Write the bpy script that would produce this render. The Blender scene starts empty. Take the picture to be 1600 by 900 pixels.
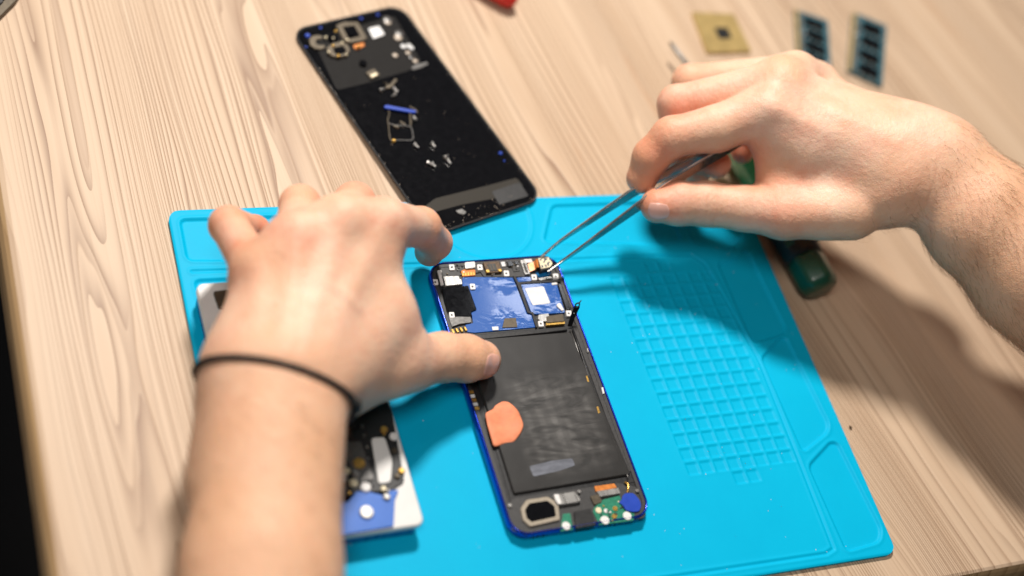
import bpy, math, random
import numpy as np
from mathutils import Vector, Matrix
random.seed(4); rng = np.random.default_rng(4)
C = bpy.context.scene.collection
S = 0.001                                  # everything below is written in millimetres

# ------------------------------------------------------------------ camera
F_PX = 2299.31
CAM = np.array([-306.5642, -317.1349, 593.3157])
ROT = (0.6358, -0.3047, -0.3073)
def rotm(w):
    cx, sx = math.cos(w[0]), math.sin(w[0]); cy, sy = math.cos(w[1]), math.sin(w[1]); cz, sz = math.cos(w[2]), math.sin(w[2])
    return (np.array([[cz, -sz, 0], [sz, cz, 0], [0, 0, 1]]) @ np.array([[cy, 0, sy], [0, 1, 0], [-sy, 0, cy]])
            @ np.array([[1, 0, 0], [0, cx, -sx], [0, sx, cx]]))
ROT = (0.63578, -0.30466, -0.30725)
RM = rotm(ROT)
cd = bpy.data.cameras.new('camera'); cam = bpy.data.objects.new('camera', cd); C.objects.link(cam)
cam.location = CAM * S
cam.rotation_euler = Matrix(RM.tolist()).to_euler()
cd.sensor_width = 36; cd.lens = 36 * F_PX / 1600
cd.clip_start = 0.01; cd.clip_end = 20
cd.dof.use_dof = True; cd.dof.focus_distance = 0.742; cd.dof.aperture_fstop = 2.6
bpy.context.scene.camera = cam

# ------------------------------------------------------------------ world, lamps, exposure
sc = bpy.context.scene
w = bpy.data.worlds.new('World'); sc.world = w; w.use_nodes = True
w.node_tree.nodes['Background'].inputs[0].default_value = (0.93, 0.95, 1.0, 1)
w.node_tree.nodes['Background'].inputs[1].default_value = 0.065
sc.view_settings.view_transform = 'Standard'; sc.view_settings.look = 'None'
sc.view_settings.exposure = -0.07; sc.view_settings.gamma = 1
def area(name, loc, target, size, power, col):
    d = bpy.data.lights.new(name, 'AREA'); d.shape = 'DISK'; d.size = size; d.energy = power; d.color = col
    o = bpy.data.objects.new(name, d); C.objects.link(o); o.location = loc
    o.rotation_euler = (Vector(target) - Vector(loc)).to_track_quat('-Z', 'Y').to_euler()
    return o
area('key_lamp', (0.05, 0.76, 1.13), (0.0, 0.05, 0), 0.19, 24.5, (1.0, 0.94, 0.87))
area('fill_lamp', (-0.50, -0.30, 1.22), (0, 0, 0), 0.42, 7.0, (1.0, 0.93, 0.87))
area('film_glint_lamp', (0.585, 0.72, 1.05), (0, 0, 0), 0.10, 0.25, (0.95, 0.97, 1.0))  # added lamp, placed to be mirrored in the creased blue film
sc.cycles.max_bounces = 8

# ------------------------------------------------------------------ pixel -> point on a real plane
def ray(px, py):
    return RM @ np.array([(px - 800) / F_PX, -(py - 450) / F_PX, -1.0])
def up(px, py, z=0.0, plane=None):
    d = ray(px, py)
    if plane is None: t = (z - CAM[2]) / d[2]
    else: n, p0 = plane; t = float(np.dot(n, p0 + n * z - CAM) / np.dot(n, d))
    return CAM + d * t
ZP = (np.array([0., 0, 1]), np.zeros(3))
def A_(l): return [(660 + x / 6.154, 390 + y / 6.154) for x, y in l]
def B_(l): return [(640 + x / 4., 380 + y / 4.) for x, y in l]
def C_(l): return [(700 + x / 3.4615, 600 + y / 3.4615) for x, y in l]
def D_(l): return [(440 + x / 6.154, 10 + y / 6.154) for x, y in l]
def E_(l): return [(560 + x / 5., 110 + y / 5.) for x, y in l]
def G_(l): return [(440 + x / 2.5, y / 2.5) for x, y in l]
def H_(l): return [(500 + x / 3.75, 620 + y / 3.75) for x, y in l]
def K_(l): return [(780 + x / 9., 370 + y / 9.) for x, y in l]

# ------------------------------------------------------------------ mesh helpers
ORG = {}
def worg(o): return ORG.get(o.name, np.zeros(3))
def tag(o, label=None, cat=None, group=None, kind=None):
    if label: o['label'] = label
    if cat: o['category'] = cat
    if group: o['group'] = group
    if kind: o['kind'] = kind
    return o
def thing(name, loc, label, cat, group=None):
    o = bpy.data.objects.new(name, None); C.objects.link(o)
    o.empty_display_size = 0.01
    o.location = np.array(loc) * S; ORG[o.name] = np.array(loc, float)
    return tag(o, label, cat, group)
class MB:
    def __init__(s): s.v = []; s.f = []; s.n = 0
    def add(s, v, f):
        v = np.asarray(v, float); s.v.append(v)
        s.f += [tuple(i + s.n for i in q) for q in f]; s.n += len(v); return s
    def loft(s, rings, close=True, cap0=True, cap1=True):
        n = len(rings[0]); v = np.concatenate(rings); f = []
        for k in range(len(rings) - 1):
            for i in range(n if close else n - 1):
                j = (i + 1) % n
                f.append((k * n + i, k * n + j, (k + 1) * n + j, (k + 1) * n + i))
        if cap0: f.append(tuple(range(n))[::-1])
        if cap1: f.append(tuple((len(rings) - 1) * n + i for i in range(n)))
        return s.add(v, f)
    def prism(s, poly, z0, z1, plane=None, r=0.0, bev=0.15, world=False):
        """outline (pixels of the photograph, laid on the plane at height z1, or world xy) given its real thickness"""
        if world: P = np.array([(x, y, z1) for x, y in poly], float); n = np.array([0, 0, 1.])
        else:
            P = np.array([up(x, y, z1, plane) for x, y in poly]); n = (plane or ZP)[0]
        P = orient(P, n)
        if r > 0: P = roundp(P, r)
        bev = min(bev, (z1 - z0) * .45)
        ins = inset(P, n, bev)
        mid = P - n * bev
        low = P - n * (z1 - z0)
        return s.loft([low, mid, ins])
    def tube(s, pts, r, n=8, cap=True):
        pts = [np.asarray(p, float) for p in pts]
        rr = r if hasattr(r, '__len__') else [r] * len(pts)
        rings = []; prev = None
        for i, p in enumerate(pts):
            t = pts[min(i + 1, len(pts) - 1)] - pts[max(i - 1, 0)]; t = t / (np.linalg.norm(t) + 1e-9)
            if prev is None:
                u = np.cross(t, [0, 0, 1.]); 
                if np.linalg.norm(u) < .1: u = np.cross(t, [1., 0, 0])
            else: u = prev - t * np.dot(prev, t)
            u = u / np.linalg.norm(u); prev = u; v = np.cross(t, u)
            a = np.arange(n) * 2 * math.pi / n
            rings.append(p + rr[i] * (np.cos(a)[:, None] * u + np.sin(a)[:, None] * v))
        return s.loft(rings, True, cap, cap)
    def box(s, c, d, az=0.0, bev=0.1):
        ca, sa = math.cos(az), math.sin(az)
        q = [(-1, -1), (1, -1), (1, 1), (-1, 1)]
        p = [(c[0] + ca * x * d[0] / 2 - sa * y * d[1] / 2, c[1] + sa * x * d[0] / 2 + ca * y * d[1] / 2) for x, y in q]
        return s.prism(p, c[2] - d[2] / 2, c[2] + d[2] / 2, world=True, bev=bev)
    def ball(s, c, r, n=10, sc_=(1, 1, 1)):
        rings = []
        for k in range(1, n // 2):
            ph = math.pi * k / (n // 2); a = np.arange(n) * 2 * math.pi / n
            rings.append(np.array(c) + r * np.stack([np.cos(a) * math.sin(ph) * sc_[0], np.sin(a) * math.sin(ph) * sc_[1], np.full(n, -math.cos(ph) * sc_[2])], 1))
        return s.loft(rings)
    def build(s, name, mat, parent=None, smooth=False, auto=True):
        v = np.concatenate(s.v)
        o0 = worg(parent) if parent is not None else np.array([(v[:, 0].min() + v[:, 0].max()) / 2, (v[:, 1].min() + v[:, 1].max()) / 2, v[:, 2].min()])
        me = bpy.data.meshes.new(name)
        me.from_pydata([tuple(x) for x in ((v - o0) * S)], [], s.f); me.update()
        me.materials.append(mat)
        o = bpy.data.objects.new(name, me); C.objects.link(o)
        if parent is not None: o.parent = parent
        else: o.location = o0 * S
        ORG[o.name] = o0
        if smooth:
            me.polygons.foreach_set('use_smooth', [True] * len(me.polygons))
        return o
def orient(P, n):
    c = P.mean(0); a = sum(np.dot(n, np.cross(P[i] - c, P[(i + 1) % len(P)] - c)) for i in range(len(P)))
    return P if a > 0 else P[::-1]
def inset(P, n, d):
    N = len(P); out = []
    for i in range(N):
        a = P[i] - P[i - 1]; b = P[(i + 1) % N] - P[i]
        na = np.cross(n, a); nb = np.cross(n, b)
        na = na / (np.linalg.norm(na) + 1e-9); nb = nb / (np.linalg.norm(nb) + 1e-9)
        m = na + nb; L = np.dot(m, m)
        m = m * (2 / max(L, .6)) if L > 1e-6 else na
        out.append(P[i] + m * d)
    return np.array(out)
def roundp(P, r, k=5):
    N = len(P); out = []
    rs = r if hasattr(r, '__len__') else [r] * N
    for i in range(N):
        a = P[i - 1] - P[i]; b = P[(i + 1) % N] - P[i]
        la, lb = np.linalg.norm(a), np.linalg.norm(b); q = min(rs[i], la * .45, lb * .45)
        p0 = P[i] + a / la * q; p2 = P[i] + b / lb * q
        for t in np.linspace(0, 1, k):
            out.append((1 - t) ** 2 * p0 + 2 * t * (1 - t) * (P[i] * .75 + (p0 + p2) / 2 * .25) + t * t * p2)
    return np.array(out)
def rrect(w_, h_, r, n=8):
    pts = []
    for cx, cy, a0 in ((w_ / 2 - r, h_ / 2 - r, 0), (-w_ / 2 + r, h_ / 2 - r, 90), (-w_ / 2 + r, -h_ / 2 + r, 180), (w_ / 2 - r, -h_ / 2 + r, 270)):
        for k in range(n + 1):
            a = math.radians(a0 + 90 * k / n); pts.append((cx + r * math.cos(a), cy + r * math.sin(a)))
    return np.array(pts)
def circle_px(c, r, plane=None, z=0, n=20):
    """outline of a flat circle of r mm whose centre shows at pixel c; returned as world points"""
    n_, _ = plane or ZP; c = up(c[0], c[1], z, plane)
    u = np.cross(n_, [0, 1., 0]); u /= np.linalg.norm(u); v = np.cross(n_, u)
    a = np.arange(n) * 2 * math.pi / n
    return c + r * (np.cos(a)[:, None] * u + np.sin(a)[:, None] * v)
def disc(m, c, r, z0, z1, plane=None, n=20, bev=.12, hole=0):
    n_ = (plane or ZP)[0]; P = orient(circle_px(c, r, plane, z1, n), n_); bev = min(bev, (z1 - z0) * .45)
    if hole:
        Q = orient(circle_px(c, hole, plane, z1, n), n_)
        m.loft([Q - n_ * (z1 - z0), P - n_ * (z1 - z0), P - n_ * bev, inset(P, n_, bev), Q, Q - n_ * (z1 - z0)], cap0=False, cap1=False)
    else: m.loft([P - n_ * (z1 - z0), P - n_ * bev, inset(P, n_, bev)])
    return m

# ------------------------------------------------------------------ materials
def nodes(name):
    m = bpy.data.materials.new(name); m.use_nodes = True
    nt = m.node_tree; return m, nt, nt.nodes['Principled BSDF']
def lk(nt, a, b): nt.links.new(a, b)
def mk(name, col, rough=.5, metal=0., var=.12, scale=400., bump=0., spec=.5, coat=0., rvar=.1, stretch=(1, 1, 1), trans=0.):
    m, nt, b = nodes(name)
    tc = nt.nodes.new('ShaderNodeTexCoord'); mp = nt.nodes.new('ShaderNodeMapping'); mp.inputs['Scale'].default_value = stretch
    no = nt.nodes.new('ShaderNodeTexNoise'); no.inputs['Scale'].default_value = scale; no.inputs['Detail'].default_value = 4
    lk(nt, tc.outputs['Object'], mp.inputs[0]); lk(nt, mp.outputs[0], no.inputs['Vector'])
    mx = nt.nodes.new('ShaderNodeMix'); mx.data_type = 'RGBA'
    c = np.array(col)
    mx.inputs[6].default_value = (*np.clip(c * (1 - var * 2), 0, 1), 1); mx.inputs[7].default_value = (*np.clip(c * (1 + var * 2), 0, 1), 1)
    lk(nt, no.outputs['Fac'], mx.inputs[0]); lk(nt, mx.outputs[2], b.inputs['Base Color'])
    mr = nt.nodes.new('ShaderNodeMapRange'); mr.inputs[3].default_value = max(rough - rvar, .02); mr.inputs[4].default_value = min(rough + rvar, 1)
    lk(nt, no.outputs['Fac'], mr.inputs[0]); lk(nt, mr.outputs[0], b.inputs['Roughness'])
    b.inputs['Metallic'].default_value = metal; b.inputs['Specular IOR Level'].default_value = spec
    b.inputs['Coat Weight'].default_value = coat; b.inputs['Coat Roughness'].default_value = .08
    b.inputs['Transmission Weight'].default_value = trans
    if bump:
        bp = nt.nodes.new('ShaderNodeBump'); bp.inputs['Strength'].default_value = bump; bp.inputs['Distance'].default_value = .0003
        lk(nt, no.outputs['Fac'], bp.inputs['Height']); lk(nt, bp.outputs[0], b.inputs['Normal'])
    return m
M = dict(
    rim=mk('blue_metal', (.004, .035, .42), .22, .75, .1, 60, coat=.6),
    black=mk('black_plastic', (.012, .012, .013), .42, 0, .3, 500, bump=.15),
    dark=mk('charcoal_plastic', (.035, .034, .034), .5, 0, .3, 700, bump=.2),
    gloss=mk('gloss_black', (.004, .004, .005), .1, 0, .2, 300, rvar=.05),
    grey=mk('grey_metal', (.16, .155, .15), .35, .7, .2, 900, bump=.1),
    silver=mk('silver_metal', (.62, .6, .57), .3, .9, .1, 600, bump=.15, stretch=(1, .1, 1)),
    white=mk('white_solder_pad', (.78, .76, .74), .4, 0, .08, 800),
    gold=mk('gold_contact', (.85, .48, .12), .3, .85, .15, 900),
    flex=mk('orange_flex', (.62, .2, .035), .38, .1, .2, 500, bump=.1),
    brown=mk('brown_connector', (.09, .055, .03), .4, .3, .5, 1500, bump=.4),
    cream=mk('cream_metal', (.78, .68, .47), .4, .2, .06, 700),
    cu=mk('tan_metal', (.10, .08, .055), .45, .5, .2, 500),
    green=mk('green_pcb', (.02, .2, .12), .35, 0, .4, 1200, bump=.1),
    bluest=mk('blue_sticker', (.0, .045, .42), .45, 0, .08, 200),
    bluepl=mk('blue_plastic', (.01, .16, .42), .3, 0, .2, 400),
    orange=mk('orange_tab', (.82, .25, .12), .65, 0, .16, 260, bump=1.0),
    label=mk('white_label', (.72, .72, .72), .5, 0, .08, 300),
    steel=mk('tweezer_steel', (.66, .65, .63), .2, .95, .06, 500, rvar=.08, stretch=(.2, .2, 1)),
    red=mk('red_rubber', (.62, .02, .015), .35, 0, .12, 200),
    brass=mk('brass_plate', (.56, .4, .16), .35, .45, .1, 200, bump=.1),
    teal=mk('teal_pcb', (.05, .13, .16), .4, .1, .5, 350),
    cord=mk('black_cord', (.01, .009, .009), .75, 0, .3, 2500, bump=.6),
    wplast=mk('white_plastic', (.7, .69, .67), .4, 0, .04, 100),
    bluepan=mk('blue_panel', (.02, .13, .52), .4, 0, .08, 150),
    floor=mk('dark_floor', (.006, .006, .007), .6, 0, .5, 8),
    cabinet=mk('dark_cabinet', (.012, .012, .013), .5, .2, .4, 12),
    gluetr=mk('dried_glue', (.5, .42, .34), .25, 0, .25, 700, bump=.3),
)
# mat silicone
def mat_silicone():
    m, nt, b = nodes('cyan_silicone')
    tc = nt.nodes.new('ShaderNodeTexCoord')
    n1 = nt.nodes.new('ShaderNodeTexNoise'); n1.inputs['Scale'].default_value = 11; n1.inputs['Detail'].default_value = 8; n1.inputs['Roughness'].default_value = .65
    n2 = nt.nodes.new('ShaderNodeTexNoise'); n2.inputs['Scale'].default_value = 1400; n2.inputs['Detail'].default_value = 2
    for n in (n1, n2): lk(nt, tc.outputs['Object'], n.inputs['Vector'])
    mx = nt.nodes.new('ShaderNodeMix'); mx.data_type = 'RGBA'
    mx.inputs[6].default_value = (.0, .375, .63, 1); mx.inputs[7].default_value = (.0, .49, .76, 1)
    lk(nt, n1.outputs['Fac'], mx.inputs[0]); lk(nt, mx.outputs[2], b.inputs['Base Color'])
    mr = nt.nodes.new('ShaderNodeMapRange'); mr.inputs[3].default_value = .42; mr.inputs[4].default_value = .58; b.inputs['Specular IOR Level'].default_value = .1
    lk(nt, n1.outputs['Fac'], mr.inputs[0]); lk(nt, mr.outputs[0], b.inputs['Roughness'])
    bp = nt.nodes.new('ShaderNodeBump'); bp.inputs['Strength'].default_value = .12; bp.inputs['Distance'].default_value = .0002
    lk(nt, n2.outputs['Fac'], bp.inputs['Height']); lk(nt, bp.outputs[0], b.inputs['Normal'])
    return m
M['mat'] = mat_silicone()
# pine table: stretched, slightly wandering growth lines with a sharp dark side
def wood(name, tintc=(1, 1, 1)):
    m, nt, b = nodes(name)
    tc = nt.nodes.new('ShaderNodeTexCoord')
    def N(t): return nt.nodes.new(t)
    def math_(op, a, b_=None, c_=None):
        n = N('ShaderNodeMath'); n.operation = op
        for i, x in enumerate((a, b_, c_)):
            if x is None: continue
            if isinstance(x, (int, float)): n.inputs[i].default_value = x
            else: lk(nt, x, n.inputs[i])
        return n.outputs[0]
    sx = N('ShaderNodeSeparateXYZ'); lk(nt, tc.outputs['Object'], sx.inputs[0])
    lo_ = math_('ADD', sx.outputs[0], .334)                   # metres from the object centre to the phone
    x = math_('ADD', lo_, math_('MULTIPLY', math_('ADD', sx.outputs[1], .38), math_('MULTIPLY_ADD', lo_, .35, .10)))
    cb = N('ShaderNodeCombineXYZ'); lk(nt, x, cb.inputs[0]); lk(nt, sx.outputs[1], cb.inputs[1]); GR = [cb.outputs[0]]
    def noise(scale, stretch, det=3, rough=.5, w_=0):
        mp = N('ShaderNodeMapping'); mp.inputs['Scale'].default_value = stretch; mp.inputs['Location'].default_value = (w_, w_ * .7, 0)
        lk(nt, GR[0], mp.inputs[0])
        n = N('ShaderNodeTexNoise'); n.inputs['Scale'].default_value = scale; n.inputs['Detail'].default_value = det; n.inputs['Roughness'].default_value = rough
        lk(nt, mp.outputs[0], n.inputs['Vector']); return n.outputs['Fac']
    warp = noise(1, (7, 1.6, 1), 2, .5, 3.1)          # slow wander of the growth lines
    warp2 = noise(1, (45, 3.5, 1), 2, .5, 1.7)
    dens = noise(1, (16, .25, 1), 1, .5, 5.2)         # bands of tight and of wide lines
    xx = math_('ADD', math_('MULTIPLY', x, 165.0), math_('MULTIPLY', warp, 9.0))
    xx = math_('ADD', xx, math_('MULTIPLY', warp2, 1.6))
    xx = math_('ADD', xx, math_('MULTIPLY', dens, 16.0))
    fr = math_('FRACT', xx)
    ln = math_('POWER', fr, 6.0)
    edge = N('ShaderNodeMapRange'); edge.interpolation_type = 'SMOOTHSTEP'; edge.inputs[1].default_value = .95; edge.inputs[2].default_value = 1.0; edge.inputs[3].default_value = 1; edge.inputs[4].default_value = 0
    lk(nt, fr, edge.inputs[0])
    ln = math_('MULTIPLY', ln, edge.outputs[0])
    var = N('ShaderNodeMapRange'); var.inputs[1].default_value = .38; var.inputs[2].default_value = .6; var.inputs[3].default_value = .2; var.inputs[4].default_value = 1.0
    lk(nt, noise(1, (22, 1.2, 1), 2, .5, 9.4), var.inputs[0])
    ln = math_('MULTIPLY', ln, var.outputs[0])
    f2 = math_('POWER', math_('FRACT', math_('ADD', math_('MULTIPLY', xx, 2.37), math_('MULTIPLY', warp2, 1.5))), 3.0)
    v2 = N('ShaderNodeMapRange'); v2.inputs[1].default_value = .42; v2.inputs[2].default_value = .6; v2.inputs[3].default_value = .1; v2.inputs[4].default_value = .8
    lk(nt, noise(1, (30, 1.5, 1), 2, .5, 12.3), v2.inputs[0])
    ln = math_('MAXIMUM', ln, math_('MULTIPLY', f2, v2.outputs[0]))
    fine = noise(1, (900, 12, 1), 3, .6)
    mid = noise(1, (60, 2.2, 1), 4, .6, 4.4)
    cr = N('ShaderNodeValToRGB')
    e = cr.color_ramp.elements
    e[0].position = .3; e[0].color = (.53 * tintc[0], .375 * tintc[1], .25 * tintc[2], 1)
    e[1].position = .66; e[1].color = (.63 * tintc[0], .475 * tintc[1], .338 * tintc[2], 1)
    lk(nt, math_('ADD', math_('MULTIPLY', mid, .75), math_('MULTIPLY', fine, .25)), cr.inputs[0])
    mx = N('ShaderNodeMix'); mx.data_type = 'RGBA'
    mx.inputs[7].default_value = (.16 * tintc[0], .07 * tintc[1], .032 * tintc[2], 1)
    lk(nt, math_('MULTIPLY', ln, .95), mx.inputs[0]); lk(nt, cr.outputs[0], mx.inputs[6])
    # blotches: resin streaks
    st = N('ShaderNodeMapRange'); st.inputs[1].default_value = .66; st.inputs[2].default_value = .8; st.inputs[3].default_value = 0; st.inputs[4].default_value = .55
    lk(nt, noise(1, (38, 4.5, 1), 3, .6, 7.7), st.inputs[0])
    mx2 = N('ShaderNodeMix'); mx2.data_type = 'RGBA'; mx2.inputs[7].default_value = (.45, .22, .1, 1)
    lk(nt, st.outputs[0], mx2.inputs[0]); lk(nt, mx.outputs[2], mx2.inputs[6])
    lk(nt, mx2.outputs[2], b.inputs['Base Color'])
    b.inputs['Roughness'].default_value = .5; b.inputs['Specular IOR Level'].default_value = .35
    bp = N('ShaderNodeBump'); bp.inputs['Strength'].default_value = .5; bp.inputs['Distance'].default_value = .0005; bp.invert = True
    lk(nt, math_('ADD', ln, math_('MULTIPLY', fine, .25)), bp.inputs['Height']); lk(nt, bp.outputs[0], b.inputs['Normal'])
    return m
M['wood'] = wood('pine_wood'); M['woodedge'] = wood('pine_edge', (1.1, .98, .72))
def skin():
    m, nt, b = nodes('skin')
    tc = nt.nodes.new('ShaderNodeTexCoord')
    at = nt.nodes.new('ShaderNodeAttribute'); at.attribute_name = 'red'
    n1 = nt.nodes.new('ShaderNodeTexNoise'); n1.inputs['Scale'].default_value = 75; n1.inputs['Detail'].default_value = 5; n1.inputs['Roughness'].default_value = .6
    n2 = nt.nodes.new('ShaderNodeTexVoronoi'); n2.inputs['Scale'].default_value = 900; n2.feature = 'DISTANCE_TO_EDGE'
    n3 = nt.nodes.new('ShaderNodeTexNoise'); n3.inputs['Scale'].default_value = 380; n3.inputs['Detail'].default_value = 4
    n4 = nt.nodes.new('ShaderNodeTexNoise'); n4.inputs['Scale'].default_value = 26; n4.inputs['Detail'].default_value = 3
    for n in (n1, n2, n3, n4): lk(nt, tc.outputs['Object'], n.inputs['Vector'])
    mx = nt.nodes.new('ShaderNodeMix'); mx.data_type = 'RGBA'
    mx.inputs[6].default_value = (.84, .56, .41, 1); mx.inputs[7].default_value = (.76, .29, .175, 1)
    ma = nt.nodes.new('ShaderNodeMath'); ma.operation = 'MULTIPLY_ADD'; ma.inputs[1].default_value = 1.5; ma.inputs[2].default_value = -.68; ma.use_clamp = False
    lk(nt, n1.outputs['Fac'], ma.inputs[0])
    ad = nt.nodes.new('ShaderNodeMath'); ad.operation = 'ADD'; ad.use_clamp = True
    lk(nt, ma.outputs[0], ad.inputs[0]); lk(nt, at.outputs['Fac'], ad.inputs[1]); lk(nt, ad.outputs[0], mx.inputs[0])
    mo = nt.nodes.new('ShaderNodeMix'); mo.data_type = 'RGBA'; mo.inputs[7].default_value = (.71, .41, .24, 1)
    mr = nt.nodes.new('ShaderNodeMapRange'); mr.inputs[1].default_value = .42; mr.inputs[2].default_value = .68; mr.inputs[4].default_value = .6
    lk(nt, n4.outputs['Fac'], mr.inputs[0]); lk(nt, mr.outputs[0], mo.inputs[0]); lk(nt, mx.outputs[2], mo.inputs[6])
    at2 = nt.nodes.new('ShaderNodeAttribute'); at2.attribute_name = 'tan'
    mt2 = nt.nodes.new('ShaderNodeMix'); mt2.data_type = 'RGBA'; mt2.inputs[7].default_value = (.70, .40, .235, 1)
    lk(nt, at2.outputs['Fac'], mt2.inputs[0]); lk(nt, mo.outputs[2], mt2.inputs[6])
    lk(nt, mt2.outputs[2], b.inputs['Base Color'])
    b.inputs['Roughness'].default_value = .48; b.inputs['Specular IOR Level'].default_value = .4
    b.inputs['Subsurface Weight'].default_value = .22; b.inputs['Subsurface Radius'].default_value = (1, .36, .18); b.inputs['Subsurface Scale'].default_value = .004
    b1 = nt.nodes.new('ShaderNodeBump'); b1.inputs['Strength'].default_value = .6; b1.inputs['Distance'].default_value = .0003
    b2 = nt.nodes.new('ShaderNodeBump'); b2.inputs['Strength'].default_value = .6; b2.inputs['Distance'].default_value = .0006
    lk(nt, n2.outputs['Distance'], b1.inputs['Height']); lk(nt, n3.outputs['Fac'], b2.inputs['Height'])
    lk(nt, b1.outputs[0], b2.inputs['Normal']); lk(nt, b2.outputs[0], b.inputs['Normal'])
    return m
M['skin'] = skin()
M['nail'] = mk('nail', (.80, .44, .35), .3, 0, .05, 120, coat=.3)
M['hair'] = mk('hair', (.20, .085, .03), .5, 0, .3, 300)
# clear green handle
M['clear'] = mk('green_handle', (.0, .34, .15), .28, 0, .1, 60, coat=.6, rvar=.04)
M['shadegreen'] = mk('shaded_green', (.0, .06, .03), .42, 0, .2, 60, coat=.4)  # end of handle painted darker green for the shade it lies in
# blue film over the board: clear foil with creases that catch the lamp
def film():
    m, nt, b = nodes('blue_film')
    tc = nt.nodes.new('ShaderNodeTexCoord'); mp = nt.nodes.new('ShaderNodeMapping'); mp.inputs['Rotation'].default_value = (0, 0, .5); mp.inputs['Scale'].default_value = (1, 2.6, 1)
    n = nt.nodes.new('ShaderNodeTexNoise'); n.inputs['Scale'].default_value = 55; n.inputs['Detail'].default_value = 2; n.inputs['Distortion'].default_value = .6
    lk(nt, tc.outputs['Object'], mp.inputs[0]); lk(nt, mp.outputs[0], n.inputs['Vector'])
    b.inputs['Base Color'].default_value = (.001, .085, .38, 1); b.inputs['Roughness'].default_value = .35
    b.inputs['Coat Weight'].default_value = 1; b.inputs['Coat Roughness'].default_value = .07
    nm = nt.nodes.new('ShaderNodeTexNoise'); nm.inputs['Scale'].default_value = 42; nm.inputs['Detail'].default_value = 1; lk(nt, tc.outputs['Object'], nm.inputs['Vector'])
    rm_ = nt.nodes.new('ShaderNodeMapRange'); rm_.inputs[1].default_value = .40; rm_.inputs[2].default_value = .6; lk(nt, nm.outputs['Fac'], rm_.inputs[0])
    bp = nt.nodes.new('ShaderNodeBump'); bp.inputs['Distance'].default_value = .0014; lk(nt, rm_.outputs[0], bp.inputs['Strength'])
    lk(nt, n.outputs['Fac'], bp.inputs['Height']); lk(nt, bp.outputs[0], b.inputs['Coat Normal']); 
    bq = nt.nodes.new('ShaderNodeBump'); bq.inputs['Strength'].default_value = .15; bq.inputs['Distance'].default_value = .0006
    lk(nt, n.outputs['Fac'], bq.inputs['Height']); lk(nt, bq.outputs[0], b.inputs['Normal'])
    return m
M['film'] = film()
# battery wrap: matt black foil with grey print and its glare painted in
def wrap():
    m, nt, b = nodes('battery_wrap')
    tc = nt.nodes.new('ShaderNodeTexCoord')
    def N(t): return nt.nodes.new(t)
    def mth(op, a, b_):
        n = N('ShaderNodeMath'); n.operation = op
        for i, x in enumerate((a, b_)):
            if isinstance(x, (int, float)): n.inputs[i].default_value = x
            else: lk(nt, x, n.inputs[i])
        return n.outputs[0]
    sp = N('ShaderNodeSeparateXYZ'); lk(nt, tc.outputs['Object'], sp.inputs[0])
    def band(s_, lo, hi, f=.002):
        a = N('ShaderNodeMapRange'); a.inputs[1].default_value = lo; a.inputs[2].default_value = lo + f; lk(nt, s_, a.inputs[0])
        c = N('ShaderNodeMapRange'); c.inputs[1].default_value = hi - f; c.inputs[2].default_value = hi; c.inputs[3].default_value = 1; c.inputs[4].default_value = 0; lk(nt, s_, c.inputs[0])
        return mth('MULTIPLY', a.outputs[0], c.outputs[0])
    mp = N('ShaderNodeMapping'); mp.inputs['Scale'].default_value = (50, 150, 1); mp.inputs['Rotation'].default_value = (0, 0, .12); lk(nt, tc.outputs['Object'], mp.inputs[0])
    n = N('ShaderNodeTexNoise'); n.inputs['Scale'].default_value = 1; n.inputs['Detail'].default_value = 4; n.inputs['Distortion'].default_value = 1.2; lk(nt, mp.outputs[0], n.inputs['Vector'])
    r = N('ShaderNodeMapRange'); r.inputs[1].default_value = .35; r.inputs[2].default_value = .7; lk(nt, n.outputs['Fac'], r.inputs[0])
    # text columns run along the phone: soft stripes across x
    wv = mth('FRACT', mth('MULTIPLY', sp.outputs[0], 150.), 0)
    col = band(wv, .15, .82, .22)
    area_ = mth('MULTIPLY', band(sp.outputs[0], -.02, .03, .008), band(sp.outputs[1], -.052, .01, .012))
    fac = mth('MULTIPLY', mth('MULTIPLY', r.outputs[0], mth('ADD', mth('MULTIPLY', col, .35), .65)), area_)
    n2 = N('ShaderNodeTexNoise'); n2.inputs['Scale'].default_value = 60; lk(nt, tc.outputs['Object'], n2.inputs['Vector'])
    mx = N('ShaderNodeMix'); mx.data_type = 'RGBA'; mx.inputs[6].default_value = (.022, .021, .020, 1); mx.inputs[7].default_value = (.125, .12, .115, 1)
    lk(nt, fac, mx.inputs[0]); lk(nt, mx.outputs[2], b.inputs['Base Color'])
    rr = N('ShaderNodeMapRange'); rr.inputs[3].default_value = .26; rr.inputs[4].default_value = .42; lk(nt, n2.outputs['Fac'], rr.inputs[0]); lk(nt, rr.outputs[0], b.inputs['Roughness'])
    bp = N('ShaderNodeBump'); bp.inputs['Strength'].default_value = .25; bp.inputs['Distance'].default_value = .0006
    lk(nt, n2.outputs['Fac'], bp.inputs['Height']); lk(nt, bp.outputs[0], b.inputs['Normal'])
    return m
M['wrap'] = wrap()

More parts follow.
